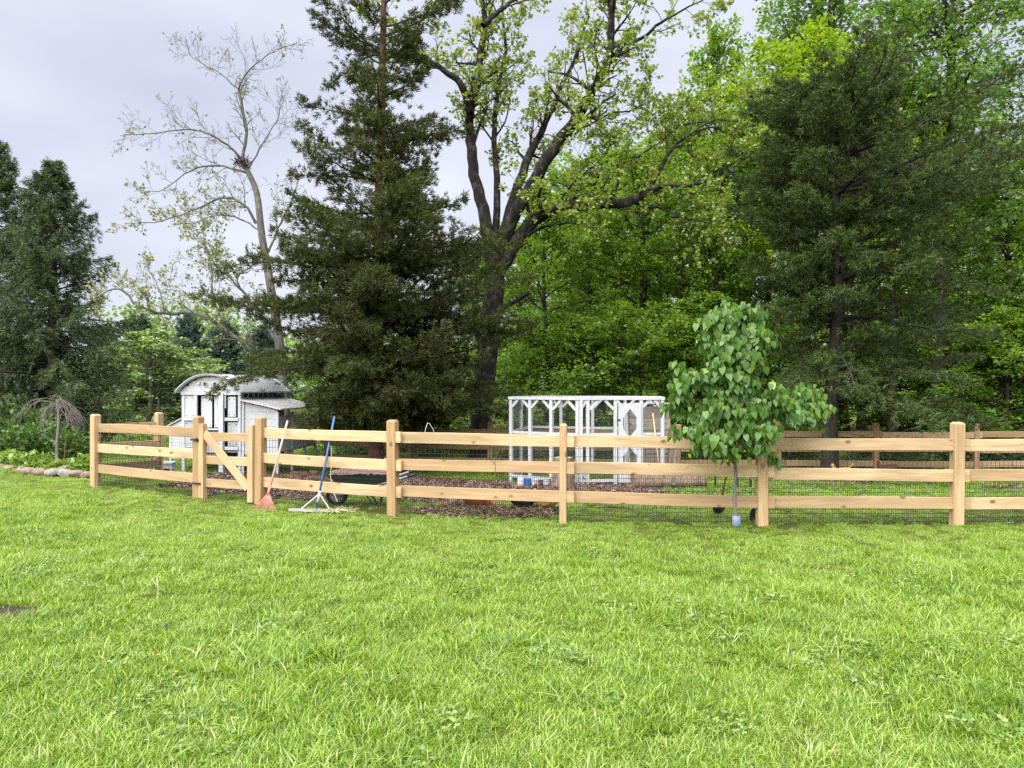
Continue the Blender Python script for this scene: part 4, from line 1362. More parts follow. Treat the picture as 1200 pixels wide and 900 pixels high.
    HU = empty('nest_hutch', (h[0] - 0.05, 15.75, zg), 0.03, 'grey weathered board hutch standing inside the white run', 'hutch')
    OLDG = wood_mat('grey weathered board', (0.30, 0.27, 0.235), (0.19, 0.165, 0.14), (0.06, 0.05, 0.04), 'X')
    for k in range(6):
        MB().box((0, 0, 0), (0.86, 0.03, 0.245), Matrix.Rotation(-0.05, 3, 'X')).build('board', OLDG, HU, loc=(0, 0.004 * (k % 2), 0.20 + k * 0.25))
    for x in (-0.40, 0.40):
        MB().box((x, 0.3, 0.86), (0.03, 0.52, 1.4)).build('side_board', OLDG, HU)
        MB().box((x, 0.02, 0.77), (0.05, 0.05, 1.56)).build('leg', OLDG, HU)
    MB().box((0, 0.28, 1.62), (0.88, 0.68, 0.03), Matrix.Rotation(-0.05, 3, 'X')).build('hutch_roof', GREYWH, HU)
    # white board leaning inside the run behind the door
    lb = at(737, 0, 15.5)
    o = MB().prism([(-0.09, 0.0), (0.06, 0.0), (0.0, 1.42), (-0.03, 1.42)], -0.015, 0.015).build('leaning_board', WHITE2, None, loc=(lb[0], 15.6, G(lb[0], 15.6) - 0.01), rot=(-0.08, 0, 0))
    tag(o, 'tapering white board leaning inside the run behind the octagon door', 'board')
    # wooden pole leaning on the run at the right
    p0 = at(775, 0, 14.75); g = G(p0[0], 14.75)
    top = at(765, 484, 15.0)
    o = MB().tube([(0, 0, 0), tuple(top - np.array([p0[0], 14.75, g]))], 0.014, 7).build('wooden_pole', PINE_Z, None, loc=(p0[0], 14.75, g), smooth=True)
    tag(o, 'thin wooden pole leaning against the right end of the white run', 'pole')


chicken_run()

# ------------------------------------------------------------------ yard tools and small things
def ground_at(px, py):
    """the ground point seen at a pixel"""
    lo, hi = 3.0, 30.0
    for _ in range(50):
        m = (lo + hi) / 2; q = at(px, py, m)
        if q[2] > G(q[0], q[1]): lo = m
        else: hi = m
    q = at(px, py, lo)
    return np.array([q[0], q[1], G(q[0], q[1])])


def tools():
    RED = plain_mat('red faded plastic', (0.47, 0.17, 0.16), 0.6, 0.3, 0, 0.45)
    BLUE = plain_mat('blue painted handle', (0.025, 0.09, 0.24), 0.4, 0.5, 0, 0.3)
    HAND = plain_mat('worn wooden handle', (0.46, 0.31, 0.25), 0.7, 0.2)
    YEL = plain_mat('yellow handle', (0.55, 0.30, 0.05), 0.5, 0.4)
    BLUEP = plain_mat('blue plastic', (0.02, 0.12, 0.42), 0.4, 0.5)
    # leaf rake leaning on the fence
    b = ground_at(311, 600); t = at(337, 493, 10.62); n = at(314.5, 578, b[1] + 0.10)
    R = empty('leaf_rake', b, 0, 'red fan leaf rake with pale wooden handle leaning on the fence by the gate post', 'rake')
    MB().tube([n - b, t - b], 0.014, 8).build('handle', HAND, R, smooth=True)
    MB().tube([n - b - (t - n) * 0.03, n - b + (t - n) * 0.10], [0.022, 0.017], 8).build('ferrule', RED, R, smooth=True)
    N = n - b
    for k in range(15):
        u = (k - 7) / 7.0
        tip = np.array([u * 0.165, -0.03 - 0.02 * abs(u), 0.008]); mid = N * 0.45 + tip * 0.55 + [0, -0.012, 0.015]
        MB().tube([N + [u * 0.01, 0, 0], mid, tip + [0, 0, 0.012], tip + [0, 0.035, -0.012]], [0.004, 0.0035, 0.0032, 0.003], 4).build('tine', RED, R)
    MB().tube([N * 0.5 + [-0.10, -0.02, -0.01], N * 0.5 + [0, -0.035, 0], N * 0.5 + [0.10, -0.02, -0.01]], 0.006, 5).build('brace_bar', RED, R)
    # landscape rake
    b = ground_at(370, 601); t = at(392, 488, 10.40)
    R = empty('landscape_rake', b, 0, 'wide aluminium landscape rake with blue handle leaning on the fence', 'rake')
    T = t - b; u = T / np.linalg.norm(T)
    MB().tube([u * 0.02 + [0, 0, 0.01], T], 0.0155, 8).build('handle', BLUE, R, smooth=True)
    MB().tube([u * 0.14, u * 0.30], 0.019, 8).build('ferrule', METAL, R, smooth=True)
    x0, x1 = -0.36, 0.25
    MB().beam((x0, -0.02, 0.045), (x1, 0.02, 0.03), 0.02, 0.035).build('head', METAL, R)
    for s in (x0 * 0.55, x1 * 0.75):
        MB().tube([(s, 0, 0.05), tuple(u * 0.26)], 0.010, 6).build('brace', METAL, R)
    for k in range(24):
        x = x0 + (x1 - x0) * (k + 0.5) / 24
        MB().tube([(x, 0, 0.04), (x, 0.03, -0.015)], 0.004, 4).build('tine', METAL, R)
    # shovel with the yellow handle behind the fence
    b = ground_at(842, 603); b[1] = max(b[1], 9.55); b = np.array([at(842, 0, b[1])[0], b[1], 0]); b[2] = G(b[0], b[1])
    t = at(858, 520, 9.27)
    R = empty('shovel', b, 0, 'shovel with yellow handle leaning behind the fence left of the young tree', 'shovel')
    T = t - b; u = T / np.linalg.norm(T)
    MB().tube([u * 0.22, T], 0.016, 8).build('handle', YEL, R, smooth=True)
    MB().tube([u * 0.10, u * 0.30], 0.020, 8).build('socket', BLACKM, R, smooth=True)
    bl = MB(); rings = []
    for z, w, yb in ((0.0, 0.02, 0), (0.05, 0.07, 0.01), (0.12, 0.085, 0.02), (0.18, 0.07, 0.015)):
        rings.append([(-w, yb + 0.03, 0), (0, yb - 0.012, 0), (w, yb + 0.03, 0), (0, yb - 0.004, 0)])
        rings[-1] = [tuple(np.array(p) + u * z) for p in rings[-1]]
    bl.rings(rings); bl.build('blade', BLACKM, R, smooth=True)
    # black spade standing by the post under the tree
    b = np.array([at(885, 0, 9.45)[0], 9.45, 0]); b[2] = G(b[0], b[1])
    t = at(887, 540, 9.30)
    R = empty('spade', b, 0, 'black square spade leaning behind the fence post right of the young tree', 'spade')
    T = t - b; u = T / np.linalg.norm(T)
    MB().tube([u * 0.14, T], 0.014, 8).build('shaft', BLACKM, R, smooth=True)
    MB().rings([[tuple(np.array(p) + u * z) for p in ((-w, 0.02, 0), (0, -0.01, 0), (w, 0.02, 0), (0, 0.0, 0))] for z, w in ((-0.01, 0.055), (0.06, 0.065), (0.14, 0.06), (0.19, 0.02))]).build('blade', BLACKM, R)
    # wheelbarrow
    GREEN = plain_mat('dark green tray', (0.024, 0.05, 0.034), 0.45, 0.4, 0, 0.35)
    RUB = plain_mat('black tyre', (0.018, 0.018, 0.018), 0.75, 0.2)
    b = np.array([at(395, 0, 10.75)[0], 10.75, 0]); b[2] = G(b[0], b[1])
    R = empty('wheelbarrow', b, 0.10, 'dark green wheelbarrow heaped with pinkish mulch behind the fence', 'wheelbarrow')
    wr = 0.155
    def ring(cx, cy, cz, r, y, n=24): return [(cx + r * math.cos(2 * PI * k / n), cy + y, cz + r * math.sin(2 * PI * k / n)) for k in range(n)]
    wh = MB().rings([ring(0, 0, wr, r, y) for r, y in ((wr - 0.05, -0.04), (wr - 0.015, -0.045), (wr, -0.025), (wr, 0.025), (wr - 0.015, 0.045), (wr - 0.05, 0.04), (wr - 0.05, -0.04))], caps=False).build('wheel', RUB, R, smooth=True)
    MB().rings([ring(0, 0, wr, r, y) for r, y in ((0.02, -0.05), (0.035, -0.045), (0.06, -0.02), (wr - 0.045, -0.032), (wr - 0.045, 0.032), (0.06, 0.02), (0.035, 0.045), (0.02, 0.05))]).build('rim', METAL, wh, smooth=True)
    def rr(x0, x1, w, z, k=0.06):
        return [(x0 + k, -w, z), (x1 - k, -w, z), (x1, -w + k, z), (x1, w - k, z), (x1 - k, w, z), (x0 + k, w, z), (x0, w - k, z), (x0, -w + k, z)]
    tr = MB().rings([rr(0.14, 0.60, 0.18, 0.23), rr(-0.05, 0.76, 0.28, 0.41), rr(-0.14, 0.80, 0.30, 0.47), rr(-0.16, 0.82, 0.32, 0.475), rr(-0.12, 0.78, 0.28, 0.465), rr(0.12, 0.60, 0.17, 0.25)]).build('tray', GREEN, R)
    ld = MB(); rr_ = np.random.default_rng(4)
    xs = np.linspace(-0.09, 0.75, 22); ys = np.linspace(-0.27, 0.27, 14)
    vv = [(x, y, 0.458 + 0.10 * max(0, 1 - ((x - 0.33) / 0.47) ** 2) * max(0, 1 - (y / 0.30) ** 2) + rr_.normal(0, 0.008)) for y in ys for x in xs]
    ld.add(vv, [(j * 22 + i, j * 22 + i + 1, (j + 1) * 22 + i + 1, (j + 1) * 22 + i) for j in range(13) for i in range(21)])
    ld.build('mulch_load', M_PINKM, R)
    for s in (-1, 1):
        MB().tube([(-0.02, s * 0.06, wr), (0.25, s * 0.14, 0.21), (0.75, s * 0.26, 0.36), (1.02, s * 0.29, 0.44)], 0.016, 7).build('handle', METAL, R, smooth=True)
        MB().tube([(1.02, s * 0.29, 0.44), (1.15, s * 0.295, 0.475)], 0.020, 8).build('grip', BLACKM, R, smooth=True)
        MB().tube([(0.38, s * 0.16, 0.25), (0.55, s * 0.2, 0.0), (0.62, s * 0.2, 0.0), (0.66, s * 0.22, 0.32)], 0.012, 6).build('leg', BLACKM, R, smooth=True)
    MB().tube([(-0.02, -0.07, wr), (-0.2, 0, 0.25), (-0.02, 0.07, wr)], 0.012, 6).build('front_guard', METAL, R, smooth=True)
    # buckets and a waterer in front of the run
    def bucket(name, px, py, d, r, h, mat, label, grp=None):
        q = at(px, py, d); z = G(q[0], d)
        B = empty(name, (q[0], d, z), 0.3, label, 'bucket', grp)
        MB().lathe([(r * 0.82, 0), (r * 0.98, h * 0.93), (r * 1.06, h * 0.94), (r * 1.06, h), (r * 0.96, h), (r * 0.80, 0.01)], 16).build('shell', mat, B, smooth=False)
        n = 9
        MB().tube([(r * 1.05 * math.cos(PI * k / (n - 1)), -r * 0.5 * math.sin(PI * k / (n - 1)), h * 0.93 - 0.05 * math.sin(PI * k / (n - 1))) for k in range(n)], 0.004, 4).build('bail', METAL, B)
    bucket('bucket', 618, 565, 14.5, 0.075, 0.17, BLUEP, 'small blue plastic bucket in front of the white run')
    bucket('bucket', 627, 566, 14.45, 0.075, 0.16, WHITE2, 'white bucket right beside the small blue bucket')
    bucket('bucket', 641, 565, 14.5, 0.08, 0.17, WHITE2, 'white bucket standing left of the tree stump')
    q = at(610, 565, 14.45); z = G(q[0], 14.45)
    Wt = empty('poultry_waterer', (q[0], 14.45, z), 0, 'poultry waterer with red base and white jar beside the blue bucket', 'waterer')
    MB().lathe([(0.10, 0), (0.11, 0.05), (0.095, 0.05), (0.085, 0.012)], 18).build('base_tray', RED, Wt, smooth=False)
    MB().lathe([(0.065, 0.012), (0.07, 0.06), (0.06, 0.19), (0.02, 0.22)], 16).build('jar', WHITE2, Wt, smooth=True)
    # stump and fallen log
    BK = bark_mat('weathered log bark', (0.07, 0.05, 0.036), (0.17, 0.125, 0.095), (0.30, 0.245, 0.20), 1.4)
    CUT = wood_mat('cut log end', (0.34, 0.25, 0.17), (0.21, 0.145, 0.095), (0.10, 0.06, 0.04), 'Z')
    def ringp(rng, r, n=14): return [r * (1 + rng.normal(0, 0.07)) for _ in range(n)]
    rng = np.random.default_rng(12)
    q = at(660, 572, 14.3); z = G(q[0], 14.3)
    St = empty('tree_stump', (q[0], 14.3, z), 0, 'upright brown tree stump beside the corner of the white run', 'stump')
    n = 16; lob = 1 + 0.12 * np.sin(np.arange(n) * 2 * PI / n * 4)
    m = MB().rings([[(r * lob[k] * math.cos(2 * PI * k / n), r * lob[k] * math.sin(2 * PI * k / n), zz) for k in range(n)] for r, zz in ((0.27, -0.03), (0.225, 0.1), (0.20, 0.35), (0.19, 0.58))], caps=False)
    m.build('bark', BK, St, smooth=True)
    MB().rings([[(0.188 * lob[k] * math.cos(2 * PI * k / n), 0.188 * lob[k] * math.sin(2 * PI * k / n), zz) for k in range(n)] for zz in (0.55, 0.578)]).build('cut_face', CUT, St)
    q = at(741, 577, 13.95); z = G(q[0] + 0.7, 13.95)
    Lg = empty('fallen_log', (q[0], 13.95, z), 0.05, 'thick weathered log lying on the grass right of the white run', 'log')
    rings = []
    for x, r in ((0, 0.20), (0.05, 0.215), (0.25, 0.20), (0.6, 0.185), (1.0, 0.175), (1.33, 0.165), (1.38, 0.14)):
        rings.append([(x + 0.02 * math.sin(k * 2.1), r * lob[k] * math.cos(2 * PI * k / n) * 1.05, 0.165 + r * 0.9 * lob[k] * math.sin(2 * PI * k / n)) for k in range(n)])
    MB().rings(rings, caps=False).build('bark', BK, Lg, smooth=True)
    for x, r in ((0.01, 0.2), (1.37, 0.14)):
        MB().rings([[(x + dx, r * lob[k] * math.cos(2 * PI * k / n) * 1.03, 0.165 + r * 0.88 * lob[k] * math.sin(2 * PI * k / n)) for k in range(n)] for dx in (0, 0.008)]).build('cut_face', CUT, Lg)
    MB().tube([(0.35, -0.12, 0.24), (0.75, -0.19, 0.10)], [0.02, 0.03], 6).build('branch_stub', BK, Lg)
    # slab standing behind the log
    q = at(790, 0, 15.2); z = G(q[0], 15.2)
    o = MB().prism([(-0.14, 0), (0.16, 0), (0.06, 1.12), (-0.09, 1.12)], -0.03, 0.03).build('timber_slab', BK, None, loc=(q[0], 15.2, z - 0.01), rot=(-0.06, 0, 0), bevel=0.01)
    tag(o, 'tapered brown timber slab standing at the right end of the white run', 'slab')
    # firewood under the lean-to
    REDW = bark_mat('reddish split wood', (0.05, 0.026, 0.019), (0.11, 0.06, 0.042), (0.22, 0.14, 0.10), 2.0)
    sp = [(334, 560, 14.9, 0.26, 0.05, 0.9), (345, 561, 14.75, 0.34, 0.055, -0.35), (357, 560, 14.95, 0.24, 0.065, 1.2), (370, 561, 14.75, 0.36, 0.05, -0.15), (383, 560, 14.9, 0.26, 0.05, 0.7), (350, 556, 15.05, 0.32, 0.045, 0.25), (368, 555, 15.05, 0.30, 0.055, -0.8)]
    first = None
    for i, (px, py, d, L, r, a) in enumerate(sp):
        q = at(px, py, d); z = G(q[0], d) + (0.0 if i < 5 else 0.07)
        m = MB(); nn = 7; rr2 = [r * rng.uniform(0.75, 1.15) for _ in range(nn)]
        m.rings([[(x, rr2[k] * s * math.cos(2 * PI * k / nn), r * 0.9 + rr2[k] * s * math.sin(2 * PI * k / nn)) for k in range(nn)] for x, s in ((-L / 2, 0.9), (-L / 6, 1.05), (L / 4, 1.0), (L / 2, 0.85))])
        o = m.build('firewood_log', REDW, None, loc=(q[0], d, z), rot=(0, 0, a), bevel=0.006)
        tag(o, 'reddish split log in the loose pile beside the coop lean-to', 'log', 'firewood by the coop')
    # dark stand behind the tree
    q = at(872, 578, 13.6); z = G(q[0], 13.6)
    S = empty('metal_stand', (q[0], 13.6, z), 0.05, 'low dark metal stand on thin legs behind the young tree', 'stand')
    for x in (-0.45, -0.12, 0.12, 0.45):
        MB().box((x, 0.0 if abs(x) < 0.2 else 0.25, 0.18), (0.028, 0.028, 0.40)).build('leg', BLACKM, S)
    MB().box((0, 0.12, 0.395), (1.0, 0.36, 0.03)).build('top', plain_mat('grey metal top', (0.10, 0.105, 0.11), 0.5, 0.4), S)
    MB().box((0.42, 0.12, 0.48), (0.2, 0.25, 0.14)).build('feed_box', plain_mat('grey feed box', (0.16, 0.165, 0.17), 0.6, 0.3), S, bevel=0.01)
    # small things left of the gate: white crate, blue scoop, black pole
    q = ground_at(176, 563); 
    Cr = empty('nest_crate', (q[0], 14.2, G(q[0], 14.2)), 0.1, 'small white wooden crate on the grass left of the gate', 'crate')
    for sx in (-1, 1):
        MB().box((sx * 0.14, 0, 0.14), (0.03, 0.26, 0.28)).build('side', WHITE, Cr)
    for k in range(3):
        MB().box((0, -0.12, 0.06 + k * 0.095), (0.25, 0.02, 0.088)).build('slat', WHITE if k == 2 else DARKIN, Cr)  # lower two boards blackened to paint the shade of an open front
    MB().box((0, 0, 0.30), (0.33, 0.30, 0.025)).build('lid', WHITE, Cr)
    q = ground_at(151, 559)
    Sc = empty('feed_scoop', (q[0], q[1], q[2] + 0.035), 0.4, 'small bright blue plastic scoop lying on the grass left of the gate', 'scoop')
    MB().rings([[(x, w * math.cos(a), 0.05 + w * 0.9 * math.sin(a)) for a in np.linspace(PI, 2 * PI, 7)] + [(x, w * 0.9 * math.cos(a), 0.056 + w * 0.8 * math.sin(a)) for a in np.linspace(2 * PI, PI, 7)] for x, w in ((-0.1, 0.05), (0.06, 0.06))]).build('bowl', BLUEP, Sc)
    MB().tube([(-0.1, 0, 0.03), (-0.2, 0, 0.05)], 0.012, 6).build('handle', BLUEP, Sc)
    q = at(186, 0, 13.9); z = G(q[0], 13.9); tp = at(185, 468, 13.9)
    o = MB().tube([(0, 0, -0.02), (0.0, 0, tp[2] - z)], 0.018, 8).lathe([(0.022, tp[2] - z), (0.022, tp[2] - z + 0.02)], 8).build('black_pole', BLACKM, None, loc=(q[0], 13.9, z))
    tag(o, 'black metal pole rising behind the far left fence post', 'pole')


M_PINKM = plain_mat('pinkish mulch', (0.20, 0.135, 0.125), 0.95, 0.1, 0, 0.55, 40)
tools()


# ------------------------------------------------------------------ hens
def hen(px, py, d, rz, cols, label, pose='stand', s=1.0):
    """body: one lofted surface from tail to head; comb, wattle, beak, tail and legs are parts. x axis = facing"""
    body_m, tail_m, leg_m = cols
    q = at(px, py, d); z = G(q[0], d)
    if pose == 'peck' or abs(q[0] + 0.45) < 1.0 and d < 10.8:
        z += -0.045
    R = empty('hen', (q[0], d, z), rz, label, 'hen', 'hens in the yard'); R.scale = (s, s, s)
    if pose == 'peck':
        sp = [(-0.20, 0.27, 0.012, 0.02), (-0.16, 0.25, 0.05, 0.055), (-0.09, 0.215, 0.085, 0.09), (0.0, 0.19, 0.092, 0.10), (0.08, 0.165, 0.078, 0.085), (0.14, 0.13, 0.052, 0.055), (0.185, 0.09, 0.036, 0.038), (0.215, 0.06, 0.03, 0.033), (0.24, 0.04, 0.02, 0.022)]
        hx, hz, hd = 0.215, 0.075, Vector((0.75, 0, -0.65))
    else:
        sp = [(-0.19, 0.30, 0.012, 0.02), (-0.15, 0.265, 0.05, 0.06), (-0.08, 0.225, 0.085, 0.09), (0.0, 0.20, 0.095, 0.10), (0.075, 0.205, 0.08, 0.088), (0.12, 0.25, 0.052, 0.055), (0.14, 0.30, 0.036, 0.036), (0.152, 0.345, 0.031, 0.032), (0.165, 0.372, 0.018, 0.018)]
        hx, hz, hd = 0.165, 0.35, Vector((1, 0, -0.15))
    P = smooth_path([(a, 0, b) for a, b, _, _ in sp], 2)
    ra = np.interp(np.linspace(0, 1, len(P)), np.linspace(0, 1, len(sp)), [c for _, _, c, _ in sp]); rb = np.interp(np.linspace(0, 1, len(P)), np.linspace(0, 1, len(sp)), [c for _, _, _, c in sp])
    T = unit(np.gradient(P, axis=0)); n = 14; rings = []
    for p, t, a, b in zip(P, T, ra, rb):
        up = unit(np.cross(t, [0, 1.0, 0])) * -1
        rings.append([p + np.array([0, 1, 0]) * a * math.cos(2 * PI * k / n) + up * b * math.sin(2 * PI * k / n) for k in range(n)])
    B = MB().rings(rings).build('body', body_m, R, smooth=True)
    RED = HEN_RED
    hd.normalize(); up = Vector((-hd.z, 0, hd.x)) if hd.x > 0 else Vector((0, 0, 1))
    o = Vector((hx, 0, hz))
    comb = [(-0.022, 0.018), (-0.024, 0.045), (-0.012, 0.036), (-0.004, 0.055), (0.004, 0.038), (0.014, 0.048), (0.018, 0.022)]
    pts = [o + hd * a + up * b for a, b in comb]
    m = MB(); m.add([(p.x, -0.004, p.z) for p in pts] + [(p.x, 0.004, p.z) for p in pts], [tuple(range(7)), tuple(range(7, 14))[::-1]] + [(k, (k + 1) % 7, 7 + (k + 1) % 7, 7 + k) for k in range(7)])
    m.build('comb', RED, R)
    MB().tube([o + hd * 0.016, o + hd * 0.045 - up * 0.006], [0.009, 0.002], 6).build('beak', HEN_BEAK, R)
    w = o + hd * 0.018 - up * 0.012
    for s_ in (-1, 1):
        MB().tube([w + Vector((0, s_ * 0.008, 0)), w + Vector((0, s_ * 0.01, -0.014)), w + Vector((0, s_ * 0.008, -0.034))], [0.004, 0.009, 0.004], 6).build('wattle', RED, R, smooth=True)
        MB().tube([(0.0 + 0.01 * s_, s_ * 0.045, 0.13), (0.012, s_ * 0.045, 0.075), (0.0, s_ * 0.045, 0.008), (0.05, s_ * 0.05, 0.006)], [0.03, 0.012, 0.007, 0.005], 6).build('leg', leg_m, R, smooth=True)
        m = MB(); rg = []
        for x, zz, rr in ((-0.13, 0.235, 0.012), (-0.07, 0.215, 0.045), (0.0, 0.20, 0.06), (0.055, 0.20, 0.04), (0.075, 0.20, 0.01)):
            rg.append([(x, s_ * (0.062 + 0.035 * math.sin(min(1, (x + 0.14) / 0.2) * 2.2) * 0.9 + 0.006 * math.cos(a)), zz + rr * math.sin(a)) for a in np.arange(8) * PI / 4])
        m.rings(rg).build('wing', body_m, R, smooth=True)
    for k in range(5):
        a = (k - 2) * 0.16
        b0 = Vector((-0.16, 0, 0.265 if pose == 'peck' else 0.28))
        MB().rings([[b0 + Vector((-l * math.cos(0.9), math.sin(a) * l * 0.6 + sy * wd, l * math.sin(0.9) + 0.004 * sz_)) for sy, sz_ in ((-1, 0), (0, 1), (1, 0), (0, -1))] for l, wd in ((0.0, 0.012), (0.06, 0.022), (0.11, 0.02), (0.135, 0.004))]).build('tail_feather', tail_m, R)


def feather(name, c, var=0.45):
    return plain_mat(name, c, 0.7, 0.25, 0, var, 45)


HEN_RED = plain_mat('comb red', (0.55, 0.03, 0.03), 0.5, 0.4)
HEN_BEAK = plain_mat('beak horn', (0.45, 0.32, 0.14), 0.5, 0.4)
LEGY = plain_mat('yellow leg', (0.45, 0.30, 0.10), 0.6, 0.3)
F_RED, F_BLACK, F_BUFF, F_WHITE, F_BROWN = feather('rust feathers', (0.20, 0.045, 0.02)), feather('black feathers', (0.013, 0.013, 0.015)), feather('buff feathers', (0.42, 0.22, 0.08)), feather('white feathers', (0.62, 0.58, 0.52)), feather('dark brown feathers', (0.07, 0.03, 0.018))
hen(561, 596, 10.02, 0.15, (F_RED, F_WHITE, LEGY), 'rust red hen with white tail pecking on the compost heap', 'peck', 1.05)
hen(613, 598, 10.02, 0.35, (F_BLACK, F_BLACK, BLACKM), 'black hen with red comb standing on the compost heap', 'stand', 1.1)
hen(640, 597, 10.02, 2.9, (F_BUFF, F_WHITE, LEGY), 'buff hen with pale tail at the right end of the compost heap', 'stand', 1.0)
hen(1039, 549, 16.6, 2.7, (F_BROWN, F_BROWN, LEGY), 'dark brown hen standing on the bare soil near the back fence', 'stand', 1.1)
hen(985, 550, 16.2, 2.9, (F_BUFF, F_WHITE, LEGY), 'pale buff hen with red comb near the right cedar trunk', 'stand', 1.0)


# ------------------------------------------------------------------ planted bed at the left: stones, perennials
def bed():
    rng = np.random.default_rng(21)
    ST = bark_mat('field stone', (0.11, 0.075, 0.06), (0.21, 0.155, 0.13), (0.32, 0.25, 0.22), 0.9, 0.9)
    ST2 = bark_mat('grey field stone', (0.12, 0.11, 0.10), (0.22, 0.205, 0.18), (0.33, 0.31, 0.28), 0.9, 0.9)
    rocks = [(11, 547, 14.9, 0.30, 0.12, 'leftmost pinkish stone of the bed edging'), (24, 549, 14.7, 0.24, 0.12, 'second stone from the left in the bed edging'),
             (34, 550, 14.5, 0.27, 0.13, 'third stone from the left in the bed edging'), (47, 551, 14.35, 0.27, 0.15, 'fourth stone from the left in the bed edging, rounded and tan'),
             (63, 552, 14.2, 0.33, 0.17, 'large grey stone at the middle of the bed edging'), (77, 552, 14.15, 0.26, 0.16, 'brown stone right of the large grey stone'),
             (90, 551, 14.1, 0.26, 0.13, 'tan stone second from the right in the bed edging'), (102, 551, 14.0, 0.24, 0.13, 'stone at the right end of the bed edging beside the fence post'),
             (84, 546, 15.2, 0.55, 0.14, 'flat pale slab lying behind the bed edging stones'), (-2, 546, 15.1, 0.24, 0.13, 'stone cut by the left edge of the picture')]
    for i, (px, py, d, w, h, lab) in enumerate(rocks):
        q = at(px, py, d); z = G(q[0], d)
        bm = bmesh.new(); bmesh.ops.create_icosphere(bm, subdivisions=3, radius=1.0)
        k = rng.normal(0, 1, (6, 3))
        for v in bm.verts:
            u = np.array(v.co); r = 1 + 0.10 * np.sin(u @ k[0] * 2.2) + 0.07 * np.sin(u @ k[1] * 3.1 + 1) + 0.03 * np.sin(u @ k[2] * 6)
            for c in k[3:]:
                dd = c / np.linalg.norm(c); t = u @ dd
                if t > 0.72: r *= 0.72 / t * 0.9 + 0.1
            v.co = Vector(u * r * [w / 2 * 1.05, w / 2 * 0.8, h * 0.62])
        me = bpy.data.meshes.new('edging_stone'); bm.to_mesh(me); bm.free()
        me.polygons.foreach_set('use_smooth', [True] * len(me.polygons))
        me.materials.append(ST2 if 'grey' in lab or 'pale' in lab else ST)
        o = bpy.data.objects.new('edging_stone', me); C.objects.link(o)
        o.location = (q[0], d, z + h * 0.42); o.rotation_euler = (0, 0, rng.uniform(-0.4, 0.4))
        tag(o, lab, 'stone', 'stones edging the bed')
    # lime perennials
    for i, (px, d, w, lab) in enumerate([(30, 15.4, 0.38, 'lime perennial clump behind the left stones'), (45, 15.3, 0.42, 'lime perennial clump left of the weeping tree stem'), (71, 15.2, 0.22, 'upright lime clump just right of the weeping tree stem'), (98, 14.8, 0.34, 'lime leafy clump behind the rightmost edging stones'), (12, 15.7, 0.4, 'broad green clump near the left picture edge')]):
        q = at(px, 0, d)
        W, cr = bush(200 + i, w, w * 0.8, w * 0.9, 60, 9, 0.11, 5, T=LEAF_T, F=LEAF_F, cs=0.05, updown=0.55)
        plant_tree('perennial', (q[0], d, G(q[0], d)), W, cr, B_YOUNG, G_HOSTA, lab, 'plant', 'perennials in the stone-edged bed', 'stem', 'leaves')


bed()

# ------------------------------------------------------------------ trees
def traced(pts, Y, dy=0.0, base=None, m=4):
    """limb through pixels, drifting dy metres in depth from start to end; relative to base"""
    n = len(pts)
    P = [at(px, py, Y + dy * k / max(1, n - 1)) for k, (px, py) in enumerate(pts)]
    return smooth_path(P, m) - base


def jitter(rng, path, s):
    q = path.copy(); q[1:] += rng.normal(0, s, q[1:].shape); return q


